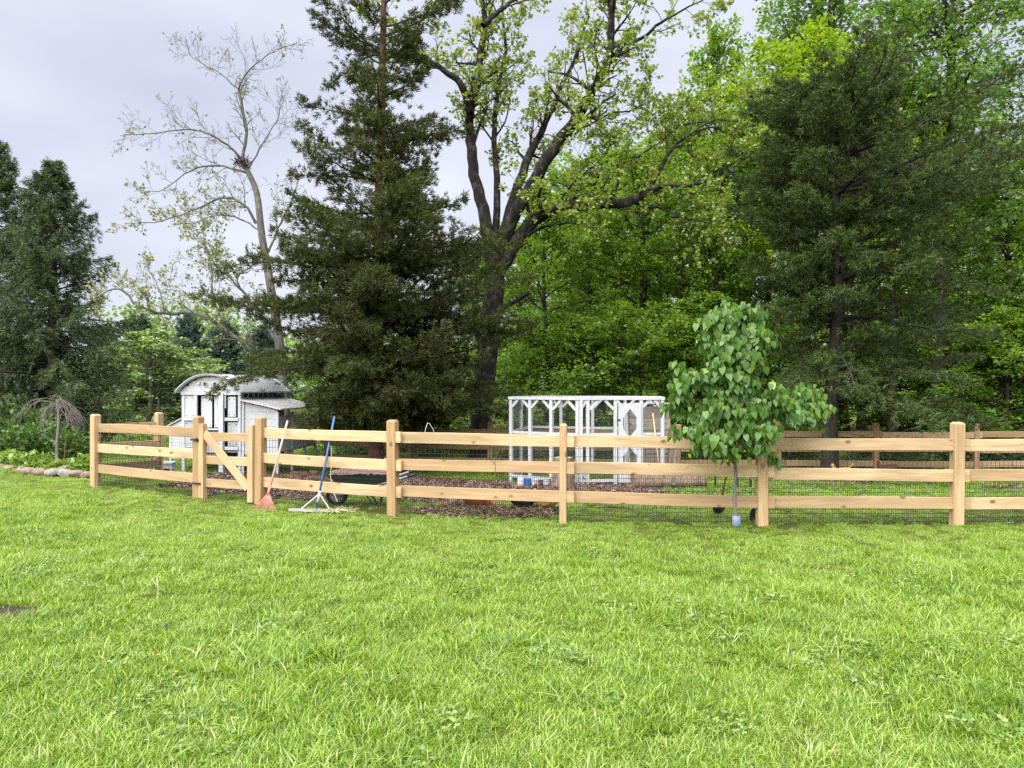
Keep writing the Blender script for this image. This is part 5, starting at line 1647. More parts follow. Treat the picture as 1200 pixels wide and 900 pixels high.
def big_oak():
    rng = np.random.default_rng(101)
    Y = 20.0
    b = at(560, 0, Y); base = np.array([b[0], Y, G(b[0], Y)])
    W = Wood(); A = []
    tr = np.vstack([[[0.0, 0, -0.1]], traced([(560, 545), (566, 470), (573, 400), (579, 345), (580, 310)], Y, 0, base)])
    tr[0, 0] = tr[1, 0]
    W.addr(tr, np.interp(np.linspace(0, 1, len(tr)), [0, 0.12, 0.5, 1], [0.42, 0.30, 0.27, 0.27]))
    limbs = [
        ([(583, 322), (596, 300), (620, 265), (650, 245), (690, 240), (735, 237), (752, 230)], 0.19, 0.11, -0.6),
        ([(752, 230), (775, 219), (812, 217), (840, 205)], 0.075, 0.02, 0.4),
        ([(752, 230), (768, 208), (785, 178), (800, 163), (830, 150), (862, 158)], 0.07, 0.015, 0.6),
        ([(580, 315), (598, 262), (625, 215), (652, 170), (676, 138), (690, 113), (706, 85), (716, 60), (716, 30), (720, -10), (735, -60)], 0.20, 0.06, -1.2),
        ([(716, 55), (750, 46), (775, 26), (800, 12), (835, -5)], 0.06, 0.012, -0.8),
        ([(578, 312), (598, 245), (616, 192), (632, 160), (650, 122), (672, 70), (690, 20)], 0.16, 0.03, 1.5),
        ([(577, 312), (566, 245), (556, 205), (551, 165), (551, 130), (560, 92), (565, 52), (568, 20), (556, -40)], 0.18, 0.06, 1.0),
        ([(552, 132), (540, 98), (520, 82), (492, 62), (470, 36), (440, 0)], 0.11, 0.02, -0.8),
        ([(566, 30), (585, 12), (610, -5)], 0.09, 0.04, 0.5),
        ([(579, 312), (583, 225), (580, 165), (583, 110), (592, 60), (588, -10)], 0.11, 0.03, 2.2),
        ([(590, 300), (625, 272), (655, 262), (690, 262)], 0.06, 0.012, -1.0),
        ([(600, 282), (622, 250), (628, 225)], 0.06, 0.015, -0.5),
        ([(660, 165), (690, 146), (720, 132), (753, 123), (763, 82)], 0.04, 0.008, -0.8),
        ([(683, 60), (690, 110), (692, 146), (680, 185)], 0.025, 0.006, -1.0),
        ([(690, 240), (702, 206), (735, 190), (775, 165), (805, 138)], 0.05, 0.008, 0.8),
        ([(735, 237), (770, 243), (812, 258), (850, 262)], 0.04, 0.008, -0.9),
        ([(650, 245), (672, 215), (702, 188), (720, 165)], 0.04, 0.008, -0.9),
        ([(800, 163), (842, 140), (885, 150)], 0.03, 0.006, 0.5),
    ]
    S = [dict(n=2.1, perm=1, t0=0.32, ang=52, L=1.5, abs=1, rr=0.42, trop=0.08, wob=0.20, seg=5, up=0.12),
         dict(n=6, t0=0.15, ang=48, L=0.5, rr=0.5, trop=0.03, wob=0.22, seg=4),
         dict(n=4, t0=0.3, ang=45, L=0.5, rr=0.5, trop=0.03, wob=0.2, seg=3)]
    for pts, r0, r1, dy in limbs:
        p = jitter(rng, traced(pts, Y, dy, base), 0.015)
        W.add(p, r0, r1)
        sprout(W, A, p, r0, r1, rng, S)
    W.add(traced([(583, 362), (600, 355), (620, 343)], Y, -0.3, base), 0.07, 0.05)
    P, D = anchors(A, 1, rng, 0.75)
    k = P[:, 2] < 13.5
    P, D = P[k], D[k]
    P = np.repeat(P, 6, 0) + rng.normal(0, 0.035, (len(P) * 6, 3)); D = np.repeat(D, 6, 0)
    cr = leaves(P, D, rng, 0.098, 1.1, 0.45, 0.1)
    plant_tree('oak_tree', base, W, cr, B_DARK, G_OAK, 'great dark-barked oak with spreading limbs and sparse yellow-green leaves')
    print('oak', len(W.t), len(P))


def bare_tree():
    rng = np.random.default_rng(55)
    Y = 20.5
    b = at(335, 0, Y); base = np.array([b[0], Y, G(b[0], Y)])
    W = Wood(); A = []
    tr = np.vstack([[[0.0, 0, -0.1]], traced([(335, 545), (333, 470), (327, 400), (317, 335), (307, 277), (301, 227), (290, 200), (284, 186)], Y, 0, base)])
    W.addr(tr, np.interp(np.linspace(0, 1, len(tr)), [0, 0.1, 0.5, 1], [0.24, 0.15, 0.105, 0.055]))
    limbs = [
        ([(284, 186), (288, 153), (282, 115), (279, 104)], 0.065, 0.04, 0.1),
        ([(279, 104), (253, 83), (226, 68), (218, 48)], 0.035, 0.008, 0.4),
        ([(279, 104), (294, 80), (319, 61), (348, 50)], 0.035, 0.008, -0.4),
        ([(284, 186), (266, 170), (241, 155), (212, 152), (171, 157), (144, 157)], 0.055, 0.008, -0.6),
        ([(288, 202), (253, 194), (224, 200), (192, 221), (167, 225)], 0.05, 0.008, 0.7),
        ([(300, 262), (286, 240), (261, 231), (233, 244), (192, 258), (146, 262)], 0.06, 0.008, -0.8),
        ([(304, 270), (280, 256), (255, 252), (225, 262), (200, 262)], 0.04, 0.008, 0.9),
        ([(312, 300), (330, 260), (344, 231), (352, 205)], 0.05, 0.012, 0.6),
        ([(290, 200), (310, 165), (325, 140), (330, 120)], 0.035, 0.008, 0.6),
        ([(331, 440), (300, 412), (266, 388), (233, 368), (192, 367), (163, 359), (138, 338), (105, 352)], 0.12, 0.012, -1.2),
        ([(327, 405), (300, 362), (270, 326), (253, 313), (240, 285)], 0.07, 0.01, -0.7),
        ([(266, 388), (250, 350), (247, 310), (235, 280)], 0.04, 0.008, 0.3),
        ([(192, 367), (185, 335), (170, 310)], 0.03, 0.006, 0.3),
    ]
    S = [dict(n=4.2, perm=1, t0=0.12, ang=50, L=1.0, abs=1, rr=0.4, trop=0.10, wob=0.16, seg=5, up=0.15),
         dict(n=7, t0=0.12, ang=45, L=0.45, rr=0.6, trop=0.04, wob=0.18, seg=3),
         dict(n=4, t0=0.25, ang=45, L=0.5, rr=0.7, trop=0.04, wob=0.18, seg=2)]
    for pts, r0, r1, dy in limbs:
        p = jitter(rng, traced(pts, Y, dy, base), 0.012)
        r0 *= 0.7; W.add(p, r0, r1); sprout(W, A, p, r0, r1, rng, S)
    P, D = anchors(A, 1, rng, 0.4)
    z = P[:, 2] + base[2]
    keep = rng.random(len(P)) < np.interp(z, [2, 6.0, 7.2, 9, 12], [0.8, 0.72, 0.28, 0.10, 0.05])
    P, D = P[keep], D[keep]
    P = np.repeat(P, 2, 0) + rng.normal(0, 0.035, (len(P) * 2, 3)); D = np.repeat(D, 2, 0)
    cr = leaves(P, D, rng, 0.085, 0.8, 0.5)
    plant_tree('bare_tree', base, W, cr, B_GREY, G_SPARSE, 'grey lichen-barked tree, bare at the top, with sparse leaves low down')
    n = MB(); r2 = np.random.default_rng(2)
    c = at(284, 190, Y - 0.1)
    for k in range(60):
        d = unit(r2.normal(0, 1, 3)) * [0.17, 0.17, 0.10]; e = unit(r2.normal(0, 1, 3)) * 0.16
        n.tube([d - e, d + e], 0.008, 3)
    o = n.build('bird_nest', plain_mat('nest twigs', (0.06, 0.045, 0.035), 0.95, 0.1), None, loc=c)
    tag(o, 'dark twiggy bird nest in the fork of the grey bare tree', 'nest')
    print('bare', len(W.t), len(P))


def cedars():
    # front cedar with the red trunk
    Y = 16.6
    b = at(440, 0, Y); base = np.array([b[0], Y, G(b[0], Y)])
    rng = np.random.default_rng(1)
    trunk = smooth_path([at(440, 565, Y), at(441, 470, Y), at(444, 300, Y), at(447, 120, Y), at(450, 0, Y), at(451, -110, Y)], 6) - base
    trunk[0, 2] = -0.1
    H = trunk[-1, 2]
    def prof(t, az):
        z = t * H
        l = np.interp(z, [1.0, 1.7, 2.6, 3.6, 4.6, 5.6, 6.8, 8.0, 9.5, 10.6, 12.5], [1.4, 3.0, 3.7, 3.8, 3.4, 2.8, 2.05, 1.8, 2.0, 1.8, 0.8])
        side = math.cos(az)
        lim = 9.0
        if side < -0.2 and z < 3.6: lim = np.interp(z, [1.0, 2.2, 2.6, 3.0, 3.4, 3.6], [0.9, 1.1, 1.6, 2.7, 3.3, 3.5]) / -side    # clear of the coop roof
        if side > 0.1 and z < 4.0: lim = min(lim, 3.4)
        if math.sin(az) < -0.3 and z < 3.2: lim = min(lim, 2.3)
        return min(lim, l * (1.0 + 0.10 * math.sin(3 * az + z)))
    W, cr = conifer(7, H, prof, trunk, 0.165, 300, 0.10, (24, -2), 0.07, 0.10, lat=14, latlen=0.44, latdroop=0.05, vs_=0.06, zs=([1.9, 5.2, 7.0, 9.2, H], [0, 0.70, 0.85, 0.94, 1.0]), lenvar=(0.40, 1.08), layer=0.75, npt=4, per=17, nl=0.10, nw=0.022, spread=0.65, up=0.25, inner=0.2, wob=0.11, bare=0.03, dead=14)
    plant_tree('cedar_tree', base, W, cr, B_RED, G_CEDAR, 'tall dark olive cedar with red-brown trunk behind the wheelbarrow', bm=B_MAPLE)
    print('cedar', len(cr[1]))
    # right cedar
    Y = 16.9
    b = at(972, 0, Y); base = np.array([b[0], Y, G(b[0], Y)])
    trunk = smooth_path([at(972, 565, Y), at(974, 470, Y), at(983, 350, Y), at(982, 260, Y), at(972, 170, Y), at(966, 112, Y)], 6) - base
    trunk[0, 2] = -0.1
    H2 = trunk[-1, 2]
    def prof2(t, az):
        z = t * H2; r = math.cos(az)
        L_ = np.interp(z, [0.9, 2, 3.2, 4.4, 5.6, 6.8, 8.0, 9.3], [1.0, 1.5, 1.6, 1.7, 2.0, 1.9, 1.5, 0.45])
        R_ = np.interp(z, [0.9, 2, 3.2, 4.4, 5.6, 6.8, 8.0, 9.3], [2.0, 2.9, 3.5, 3.2, 3.7, 3.2, 1.5, 0.45])
        k = 0.5 + 0.5 * r
        return (L_ * (1 - k) + R_ * k) * 1.12
    W, cr = conifer(17, H2, prof2, trunk, 0.17, 195, 0.10, (26, 0), 0.12, 0.12, lat=14, latlen=0.46, latdroop=0.10, vs_=0.06, zs=([1.75, H2], [0, 1]), lenvar=(0.32, 1.22), tpow=1.0, layer=0.7, npt=4, per=17, nl=0.10, nw=0.022, spread=0.65, up=0.25, inner=0.25, wob=0.12, bare=0.04, dead=20)
    plant_tree('cedar_tree', base, W, cr, B_MAPLE, G_CEDAR2, 'broad dark cedar with black trunk behind the right part of the fence', bm=B_MAPLE)
    print('cedar2', len(cr[1]))


def spruces():
    lab = ['tall dark spruce with drooping boughs standing right of the cut-off spruce', 'tallest dark spruce cut by the left edge of the picture', 'dark spruce low behind the two tall spruces']
    for i, (px, Y, top, wd, seed) in enumerate([(62, 22.5, 193, 3.5, 3), (-6, 23.5, 168, 3.6, 4)]):
        b = at(px, 0, Y); base = np.array([b[0], Y, G(b[0], Y)])
        zt = at(px, top, Y)[2] - base[2]
        trunk = grow(np.random.default_rng(seed), [0, 0, -0.1], [0, 0, 1], zt + 0.1, 16, 0.004)
        def prof(t, az, wd=wd): return wd * (1 - t) ** 0.75 * (0.75 + 0.25 * min(1, t * 6)) + 0.12
        W, cr = conifer(seed, zt, prof, trunk, 0.2, 170, 0.03, (38, -18), 0.30, 0.45, lat=16, latlen=0.34, latdroop=0.6, vs_=0.04, lenvar=(0.45, 1.12), npt=5, per=8, nl=0.12, nw=0.028, spread=0.42, up=-0.02, inner=0.2, wob=0.06)
        plant_tree('spruce_tree', base, W, cr, B_MAPLE, G_SPRUCE, lab[i])
        print('spruce', len(cr[1]))
    # far pines beyond
    first = None
    for i, (px, Y, top, sx, lb) in enumerate([(222, 52, 372, 1.3, 'bluish distant pine behind the coop roof'), (165, 56, 372, 1.1, 'bluish distant pine left of the coop, beyond the pale tree'), (262, 58, 380, 1.3, 'bluish distant pine right behind the coop'), (120, 60, 385, 1.2, 'bluish distant pine half hidden by the spruce'), (310, 56, 385, 1.3, 'bluish distant pine behind the cedar boughs')]):
        b = at(px, 0, Y); base = (b[0], Y, -0.6)
        zt = at(px, top, Y)[2] + 0.6
        if first is None:
            trunk = grow(np.random.default_rng(9), [0, 0, -0.1], [0, 0, 1], zt + 0.1, 10, 0.004)
            def prof(t, az): return 2.6 * (1 - t) ** 0.6 * (0.8 + 0.2 * math.sin(3 * az + 9 * t)) + 0.2
            W, cr = conifer(9, zt, prof, trunk, 0.22, 110, 0.05, (35, -5), 0.15, 0.35, lat=11, latlen=0.5, latdroop=0.1, npt=5, per=9, nl=0.22, nw=0.06, spread=0.6, up=0.15, inner=0.1)
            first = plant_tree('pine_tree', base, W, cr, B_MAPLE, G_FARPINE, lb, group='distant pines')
            h0 = zt
        else:
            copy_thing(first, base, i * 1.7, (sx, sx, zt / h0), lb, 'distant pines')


def woods():
    """slender leafy trees; a few grown shapes, repeated with other turns and sizes"""
    def maple(seed, H, crown0, rad, tr, nb, lm, bm, per=9, size=0.12, lean=(0, 0), flat=0.55, wide=1.0):
        rng = np.random.default_rng(seed)
        W = Wood(); A = []
        tp = smooth_path([np.array([0, 0, -0.1]), np.array([lean[0] * 0.3, lean[1] * 0.3, H * 0.35]) + rng.normal(0, 0.06, 3), np.array([lean[0] * 0.7, lean[1] * 0.7, H * 0.7]) + rng.normal(0, 0.1, 3), np.array([lean[0], lean[1], H])], 5)
        k = np.linspace(0, 1, len(tp)); W.addr(tp, tr * (1 - k) ** 0.8 + 0.012 + tr * 0.4 * np.exp(-k * 25))
        ts = crown0 + (0.98 - crown0) * (np.arange(nb) + rng.random(nb)) / nb
        P, D, _ = along(tp, ts)
        for j in range(nb):
            u = (ts[j] - crown0) / (1 - crown0)
            L = rad * (math.sin(PI * min(1, 0.22 + 0.78 * u)) ** 0.7 * 0.9 + 0.12) * rng.uniform(0.65, 1.2)
            az = j * 2.4 + rng.normal(0, 0.4); e = math.radians(10 + 45 * u + rng.normal(0, 9))
            d = [math.cos(az) * math.cos(e), math.sin(az) * math.cos(e), math.sin(e)]
            p = grow(rng, P[j], d, L, 6, 0.13, -0.01)
            r = 0.012 + 0.011 * L
            W.add(p, r, 0.005)
            sprout(W, A, p, r, 0.005, rng, [dict(n=max(4, int(4.5 * L)), t0=0.15, ang=50, L=0.42, rr=0.6, trop=-0.01, wob=0.14, seg=3, flat=flat), dict(n=4, t0=0.2, ang=48, L=0.5, rr=0.6, trop=-0.02, wob=0.12, seg=2, flat=flat)])
            A.append(p[-3:])
        P, D = anchors(A, per, rng, 0.1)
        tt = np.clip(np.repeat(rng.random(len(A)), per) * 0.5 + rng.random(len(P)) * 0.5, 0, 1)
        P = P + rng.normal(0, 0.09, P.shape) * [1, 1, 0.45]
        cr = leaves(P, D, rng, size, 0.9, 0.72, 0.12, T=MAPLE_T, F=MAPLE_F, tint=tt)
        print('maple', seed, len(P), len(W.t))
        return W, cr
    kinds = {
        'slim': (maple(301, 9.5, 0.16, 2.2, 0.10, 42, G_MAPLE, B_MAPLE, 12, 0.10), G_MAPLE, B_MAPLE, 9.5),
        'broad': (maple(302, 9.0, 0.10, 3.2, 0.13, 46, G_MAPLE, B_MAPLE, 12, 0.105), G_MAPLE, B_MAPLE, 9.0),
        'bright': (maple(303, 10.5, 0.48, 2.8, 0.15, 46, G_BRIGHT, B_MAPLE, 11, 0.11), G_BRIGHT, B_MAPLE, 10.5),
        'tall': (maple(304, 16.0, 0.30, 3.4, 0.24, 46, G_TULIP, B_GREY, 9, 0.125, (0.7, 0.2), 0.3), G_TULIP, B_MAPLE, 16.0),
        'low': (maple(305, 4.6, 0.08, 2.4, 0.06, 30, G_MAPLE, B_MAPLE, 11, 0.10, (0.2, 0), 0.7), G_MAPLE, B_MAPLE, 4.6),
    }
    made = {}
    plan = [  # kind, pixel x, distance, pixel y of the top, width factor, turn, label
        ('slim', 640, 24.0, 225, 1.0, 0.3, 'slender light green maple just right of the oak trunk'),
        ('slim', 688, 26.0, 215, 1.0, 2.1, 'slender green maple above the left end of the white run'),
        ('broad', 752, 27.0, 195, 1.0, 0.9, 'broad green maple with dark trunk behind the white run'),
        ('slim', 843, 28.0, 45, 1.0, 4.0, 'tall thin maple whose top stands against the sky behind the young tree'),
        ('broad', 705, 34.0, 190, 1.15, 3.0, 'green maple deeper in the woods above the white run'),
        ('broad', 800, 32.0, 165, 1.1, 5.0, 'leafy green maple in the woods left of the tall thin maple'),
        ('slim', 612, 33.0, 265, 1.2, 1.0, 'pale green maple deeper in the woods beside the oak'),
        ('bright', 940, 24.5, 66, 0.95, 0.5, 'bright yellow-green maple rising behind the left of the right cedar'),
        ('bright', 1045, 23.5, 105, 0.8, 2.5, 'bright yellow-green maple showing above the right cedar'),
        ('tall', 1098, 22.5, -120, 0.95, 0.0, 'tall tree with dark leaning trunk behind the far right of the fence'),
        ('tall', 985, 31.0, -70, 1.15, 2.2, 'tall airy tree above the bright maples at the top right'),
        ('broad', 1180, 23.5, 222, 1.0, 1.4, 'green maple filling the right edge of the woods'),
        ('tall', 1262, 27.0, -40, 1.1, 4.2, 'tall airy tree at the right edge of the picture'),
        ('broad', 1085, 28.0, 265, 1.2, 2.9, 'green maple deep behind the right cedar'),
        ('broad', 900, 30.0, 190, 1.1, 0.2, 'green maple between the thin maple and the right cedar'),
        ('low', 660, 23.0, 380, 1.0, 0.4, 'low understory maple behind the left corner of the white run'),
        ('low', 735, 22.5, 372, 1.1, 1.9, 'low understory maple behind the octagon door'),
        ('low', 815, 22.5, 362, 1.1, 3.3, 'low understory maple behind the young tree on its left'),
        ('low', 890, 21.8, 372, 1.0, 4.4, 'low understory maple behind the young tree on its right'),
        ('low', 1172, 21.5, 372, 1.15, 5.5, 'low understory maple right of the dark leaning trunk'),
        ('low', 1215, 22.0, 362, 1.2, 2.7, 'low understory maple cut by the right picture edge'),
        ('low', 1050, 26.0, 350, 1.2, 0.9, 'low understory maple left of the dark leaning trunk'),
        ('low', 520, 24.0, 400, 1.2, 1.2, 'low green tree glimpsed under the cedar right of its trunk'),
        ('low', 405, 25.0, 405, 1.3, 3.9, 'low green tree glimpsed behind the coop lean-to'),
        ('low', 470, 27.0, 395, 1.4, 5.1, 'low green tree far behind the red cedar trunk'),
        ('broad', 560, 38.0, 300, 1.2, 4.1, 'far green maple behind the oak trunk'),
        ('broad', 655, 42.0, 250, 1.3, 0.7, 'far green maple in the gap right of the oak'),
        ('broad', 845, 40.0, 170, 1.3, 2.0, 'far green maple behind the thin tall maple'),
        ('broad', 1010, 40.0, 180, 1.4, 3.6, 'far green maple behind the right cedar top'),
        ('broad', 1150, 38.0, 240, 1.4, 5.7, 'far green maple between the trunks at the right'),
        ('broad', 1280, 34.0, 260, 1.3, 1.1, 'far green maple beyond the right picture edge'),
        ('broad', 745, 46.0, 215, 1.4, 5.2, 'far green maple above the middle of the white run'),
    ]
    for kind, px, Y, top, wf, rz, lab in plan:
        (W, cr), lm, bm, h0 = kinds[kind]
        b = at(px, 0, Y); zg = G(b[0], Y); h = at(px, top, Y)[2] - zg
        s = h / h0
        sx = wf * (s if kind in ('low',) else min(s, 1.35) * 0.5 + 0.5)
        if kind not in made:
            r = plant_tree('woodland_tree' if kind != 'low' else 'understory_tree', (b[0], Y, zg), W, cr, bm, lm, lab, group='woods behind the yard', rz=rz)
            r.scale = (sx, sx, s); made[kind] = r
        else:
            copy_thing(made[kind], (b[0], Y, zg), rz, (sx, sx, s), lab, 'woods behind the yard')
    # pale layered tree left of the coop
    W, cr = maple(320, 3.7, 0.06, 1.7, 0.07, 40, G_PALE, B_GREY, 8, 0.10, (0.1, 0), 0.75)
    for i, (px, Y, top, s, lab) in enumerate([(172, 34.0, 396, 1.6, 'pale green layered shrubby tree left of the coop'), (132, 36.0, 415, 1.5, 'pale green layered shrubby tree against the spruce boughs'), (212, 37, 415, 1.5, 'pale green layered shrubby tree just behind the coop wall')]):
        b = at(px, 0, Y); zg = G(b[0], Y); h = at(px, top, Y)[2] - zg
        if i == 0: r0 = plant_tree('dogwood_tree', (b[0], Y, zg), W, cr, B_GREY, G_PALE, lab, group='pale trees by the coop'); r0.scale = (1.6, 1.6, h / 3.7)
        else: copy_thing(r0, (b[0], Y, zg), i * 2.0, (s * 1.1, s * 1.1, h / 3.7), lab, 'pale trees by the coop')
    # far wood, one mass
    rng = np.random.default_rng(88)
    n = 60000
    x = rng.uniform(-75, 95, n); y = 62 + 14 * rng.random(n) + 3 * np.sin(x * 0.2)
    cl = rng.integers(0, 700, n); cx = rng.uniform(-75, 95, 700); cyy = rng.uniform(60, 78, 700); cz = rng.random(700) ** 0.9
    top = 6.0 + 2.0 * np.sin(cx * 0.17) + 1.4 * np.sin(cx * 0.41 + 1) + np.where(cx > 2, 5.0, 0.0)
    P = np.stack([cx[cl], cyy[cl], (cz * top)[cl]], -1) + rng.normal(0, 1.2, (n, 3)) * [1, 1, 0.6]
    P[:, 2] = np.maximum(P[:, 2], -0.4)
    cr = leaves(P, unit(rng.normal(0, 1, (n, 3))), rng, 0.42, 0.9, 0.6, tint=np.clip(rng.random(700)[cl] * 0.6 + rng.random(n) * 0.4, 0, 1))
    o = mesh_np('far_woods', cr[0], cr[1], G_MAPLE, attrs={'tint': cr[2]})
    tag(o, 'far green woods closing the view beyond the trees', 'woods', kind='stuff')
    # shrubs along the back fence and in the left bed
    sh = [(8, 17.5, 0.9, 0.75, 'rounded green shrub at the left picture edge behind the stones'), (38, 17.8, 0.95, 0.95, 'rounded green shrub left of the weeping tree'), (78, 18.6, 0.8, 0.8, 'green shrub right behind the weeping tree'), 
          (30, 20.5, 1.2, 1.3, 'dark green shrub under the spruce boughs'), (505, 19.6, 0.7, 0.7, 'dark green shrub behind the back fence left of the oak'), (610, 21, 0.9, 0.7, 'green shrub behind the back fence right of the oak'), (1175, 20.5, 1.3, 1.0, 'green shrub behind the back fence at the right edge'),
          (1040, 20.0, 1.1, 0.9, 'brownish green shrub under the right cedar'), (925, 20.5, 1.0, 0.8, 'green shrub behind the back fence left of the right cedar'), (860, 21, 1.0, 0.8, 'green shrub deep behind the young tree'), (775, 21.0, 1.0, 0.8, 'green shrub behind the right end of the white run'), (695, 21.0, 1.0, 0.75, 'green shrub seen through the white run'), (1115, 21.5, 1.1, 0.9, 'green shrub at the foot of the dark leaning trunk'), (425, 21.0, 1.0, 0.8, 'green shrub behind the red cedar trunk')]
    W, cr = bush(401, 1.0, 0.9, 1.0, 330, 9, 0.10, 10)
    W2, cr2 = bush(402, 1.0, 1.0, 1.0, 300, 9, 0.11, 10, cs=0.2)
    r0 = [None, None]
    for i, (px, Y, w, h, lab) in enumerate(sh):
        b = at(px, 0, Y); k = i % 2; loc = (b[0], Y, G(b[0], Y))
        if r0[k] is None:
            r0[k] = plant_tree('shrub', loc, (W, W2)[k], (cr, cr2)[k], B_MAPLE, G_SHRUB, lab, 'shrub', 'shrubs', 'stems', 'leaves'); r0[k].scale = (w, w, h)
        else: copy_thing(r0[k], loc, i * 1.3, (w, w, h), lab, 'shrubs')


def weeping_tree():
    rng = np.random.default_rng(66)
    Y = 16.4
    b = at(67, 0, Y); base = np.array([b[0], Y, G(b[0], Y)])
    W = Wood()
    st = smooth_path([at(67, 546, Y), at(67, 520, Y), at(69, 495, Y), at(67, 468, Y)], 4) - base
    W.add(st, 0.038, 0.03)
    top = st[-1]
    for k in range(17):
        az = k * 2.4 + rng.normal(0, 0.3); e = rng.uniform(-0.05, 0.8)
        d = np.array([math.cos(az) * math.cos(e), math.sin(az) * math.cos(e), math.sin(e)])
        L = rng.uniform(0.6, 1.3); n = 9; pts = [top + [0, 0, -rng.random() * 0.12]]
        for j in range(n):
            d = unit(d + rng.normal(0, 0.11, 3) + [0, 0, -0.22]); pts.append(pts[-1] + d * L / n)
        pts = np.array(pts); W.add(pts, 0.011, 0.004)
        for _ in range(7):
            p, dd, _i = along(pts, np.array([rng.uniform(0.25, 0.8)]))
            q = [p[0]]; d2 = unit(dd[0] + rng.normal(0, 0.6, 3) * [1, 1, 0.5])
            for j in range(4):
                d2 = unit(d2 + rng.normal(0, 0.1, 3) + [0, 0, -0.3]); q.append(q[-1] + d2 * rng.uniform(0.06, 0.12))
            W.add(np.array(q), 0.006, 0.003)
    r = empty('weeping_tree', base, 0, 'small bare weeping tree with umbrella of pinkish drooping twigs in the bed', 'tree')
    sp = Wood(); sp.t = W.t[:1]; v, f = sp.mesh(); mesh_np('trunk', v, f, B_WEEP, r, smooth=True)
    sp.t = W.t[1:]; v, f = sp.mesh(); mesh_np('crown', v, f, B_WEEP, r, smooth=True)
    o = MB().tube([(0, 0, -0.05), (0.06, 0, 0.62)], 0.014, 6).build('garden_stake', plain_mat('rusty stake', (0.16, 0.06, 0.035), 0.9, 0.2), None, loc=(at(74, 0, 16.2)[0], 16.2, G(at(74, 0, 16.2)[0], 16.2)))
    tag(o, 'short rusty stake beside the stem of the weeping tree', 'stake')


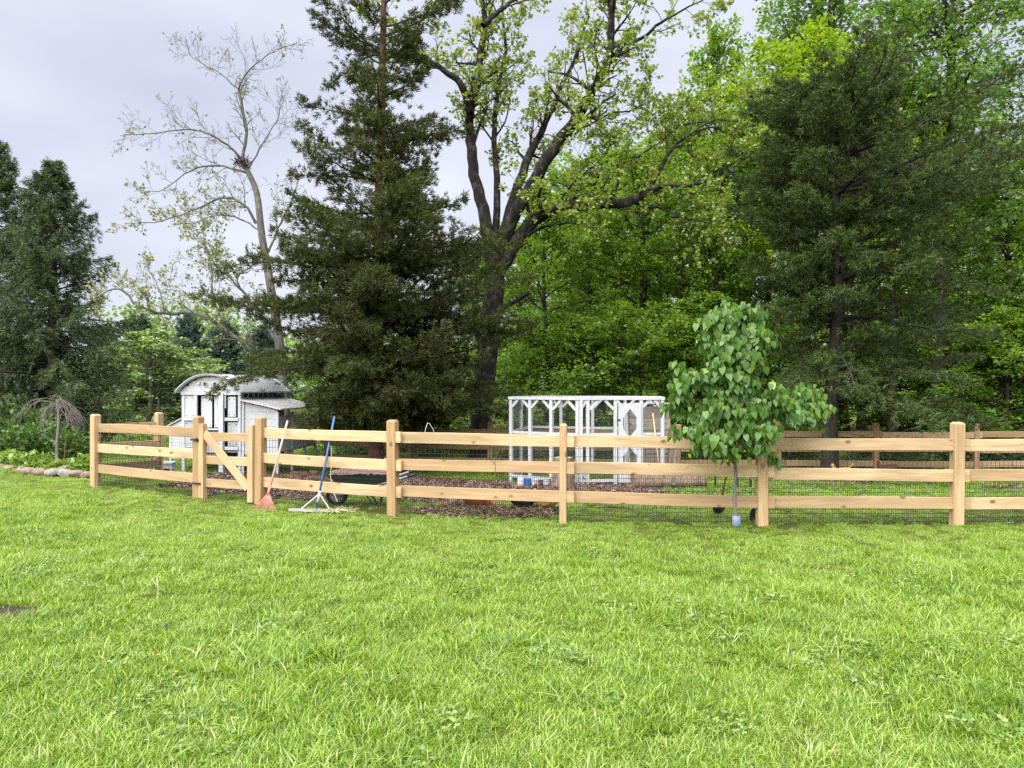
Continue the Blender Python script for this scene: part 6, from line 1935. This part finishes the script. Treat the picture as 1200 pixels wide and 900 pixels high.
def young_tree():
    rng = np.random.default_rng(77)
    Y = 8.88
    b = at(863, 0, Y); base = np.array([b[0], Y, G(b[0], Y)])
    W = Wood(); A = []
    tr = np.vstack([[[0, 0, -0.05]], traced([(863, 617), (861, 585), (862, 550), (858, 520), (856, 480), (858, 440), (862, 400), (862, 372)], Y, 0, base)])
    W.addr(tr, np.interp(np.linspace(0, 1, len(tr)), [0, 0.3, 1], [0.034, 0.027, 0.006]))
    limbs = [([(861, 545), (845, 525), (825, 508), (808, 500)], 0.014, -0.3), ([(859, 530), (880, 510), (905, 482), (935, 470), (960, 470)], 0.016, 0.15), ([(858, 520), (835, 490), (812, 470), (792, 458)], 0.013, 0.3),
             ([(857, 505), (880, 480), (897, 462), (915, 462)], 0.012, -0.35), ([(858, 535), (870, 520), (885, 512), (905, 505)], 0.011, -0.5), ([(857, 480), (838, 455), (822, 440), (806, 436)], 0.011, -0.35), ([(857, 460), (875, 438), (888, 425)], 0.010, 0.3),
             ([(859, 430), (842, 410), (826, 398)], 0.008, 0.3), ([(860, 425), (878, 402), (893, 392)], 0.008, -0.3), ([(861, 400), (846, 380), (836, 372)], 0.006, -0.2), ([(862, 395), (876, 378), (890, 370)], 0.006, 0.2),
             ([(858, 500), (850, 470), (838, 465)], 0.010, 0.55), ([(858, 500), (866, 470), (880, 462)], 0.010, 0.6), ([(858, 525), (848, 515), (840, 512)], 0.010, -0.55), ([(862, 372), (868, 364), (872, 362)], 0.005, 0), ([(862, 385), (856, 366), (850, 362)], 0.005, 0.1), ([(905, 482), (925, 480), (948, 488)], 0.007, -0.25), ([(930, 471), (948, 466), (966, 476)], 0.007, -0.1), ([(915, 478), (930, 462), (945, 458)], 0.006, 0.2), ([(858, 490), (852, 472), (848, 468)], 0.008, -0.4), ([(858, 510), (866, 495), (872, 490)], 0.008, -0.45), ([(858, 465), (864, 450), (868, 446)], 0.008, -0.4), ([(858, 475), (850, 455), (840, 450)], 0.008, -0.15), ([(860, 415), (854, 402), (850, 398)], 0.007, -0.35), ([(858, 515), (845, 500), (832, 495)], 0.008, -0.15), ([(860, 450), (850, 430), (845, 425)], 0.008, -0.45), ([(860, 440), (870, 420), (876, 415)], 0.008, -0.4)]
    for pts, r0, dy in limbs:
        p = traced(pts, Y, dy, base); W.add(p, r0, 0.004)
        A.append(p)
        sprout(W, A, p, r0, 0.004, rng, [dict(n=7, t0=0.2, ang=52, L=0.42, rr=0.6, trop=-0.03, wob=0.18, seg=4), ])
    A.append(tr[-10:])
    P, D = anchors(A, 33, rng, 0.2)
    P = P + rng.normal(0, 0.035, P.shape)
    n = len(P)
    stalk = unit(rng.normal(0, 1, (n, 3)) + D * 0.5) * rng.uniform(0.02, 0.05, (n, 1)) + [0, 0, -0.02]
    P = P + stalk
    d = unit(stalk * [7, 7, 2] + rng.normal(0, 0.3, (n, 3)) + [0, 0, -1.1])
    nr = unit(stalk * [20, 20, 0] + rng.normal(0, 0.35, (n, 3)) + [0, -0.25, 0.75])
    size = 0.086 * rng.uniform(0.65, 1.25, n)
    tint = rng.random(n) * 0.86; tint = np.where(rng.random(n) < 0.02, 0.95 + 0.05 * rng.random(n), tint)
    r = empty('young_linden', base, 0, 'young heart-leaved tree standing in front of the fence', 'tree')
    v, f = W.mesh(); mesh_np('trunk', v, f, B_YOUNG, r, smooth=True)
    # the 300 leaves nearest the viewer singly, the rest as one part
    near = np.argsort(P[:, 1] - 0.004 * rng.random(n) - size * 2)[:300]
    rest = np.setdiff1d(np.arange(n), near)
    V, F = stamp(HEART_T, HEART_F, P[rest], d[rest], nr[rest], size[rest])
    o = mesh_np('crown', V, F, G_LINDEN, r, attrs={'tint': np.repeat(tint[rest], 9)}); o['kind'] = 'stuff'
    # a few leaf meshes of different tint, shared by the single leaves
    proto = []
    for k in range(7):
        T = np.array(HEART_T, float); T[:, 2] *= rng.uniform(0.6, 1.5)
        t = 0.98 if k == 6 else k / 6 * 0.85
        q = mesh_np('leaf', T, np.array(HEART_F), G_LINDEN, r, attrs={'tint': np.full(9, t)}); C.objects.unlink(q); proto.append(q)
    for i in near:
        k = 6 if tint[i] > 0.9 else min(5, int(tint[i] / 0.86 * 6))
        q = proto[k].copy(); C.objects.link(q); q.parent = r
        x = unit(d[i]); y = unit(np.cross(nr[i], x)); z = np.cross(x, y)
        M = Matrix(((x[0], y[0], z[0], P[i, 0]), (x[1], y[1], z[1], P[i, 1]), (x[2], y[2], z[2], P[i, 2]), (0, 0, 0, 1)))
        q.matrix_local = M @ Matrix.Scale(size[i], 4)
    print('linden leaves', n)
    gm = plain_mat('blue grey tree guard', (0.16, 0.21, 0.28), 0.45, 0.4, 0, 0.3)
    g = MB().lathe([(0.040, 0.03), (0.052, 0.05), (0.05, 0.16), (0.043, 0.165), (0.043, 0.06)], 14).build('tree_guard', gm, None, loc=base, smooth=True)
    tag(g, 'blue-grey plastic guard around the foot of the young tree', 'tree guard')


big_oak(); bare_tree(); cedars(); spruces(); woods(); weeping_tree(); young_tree()
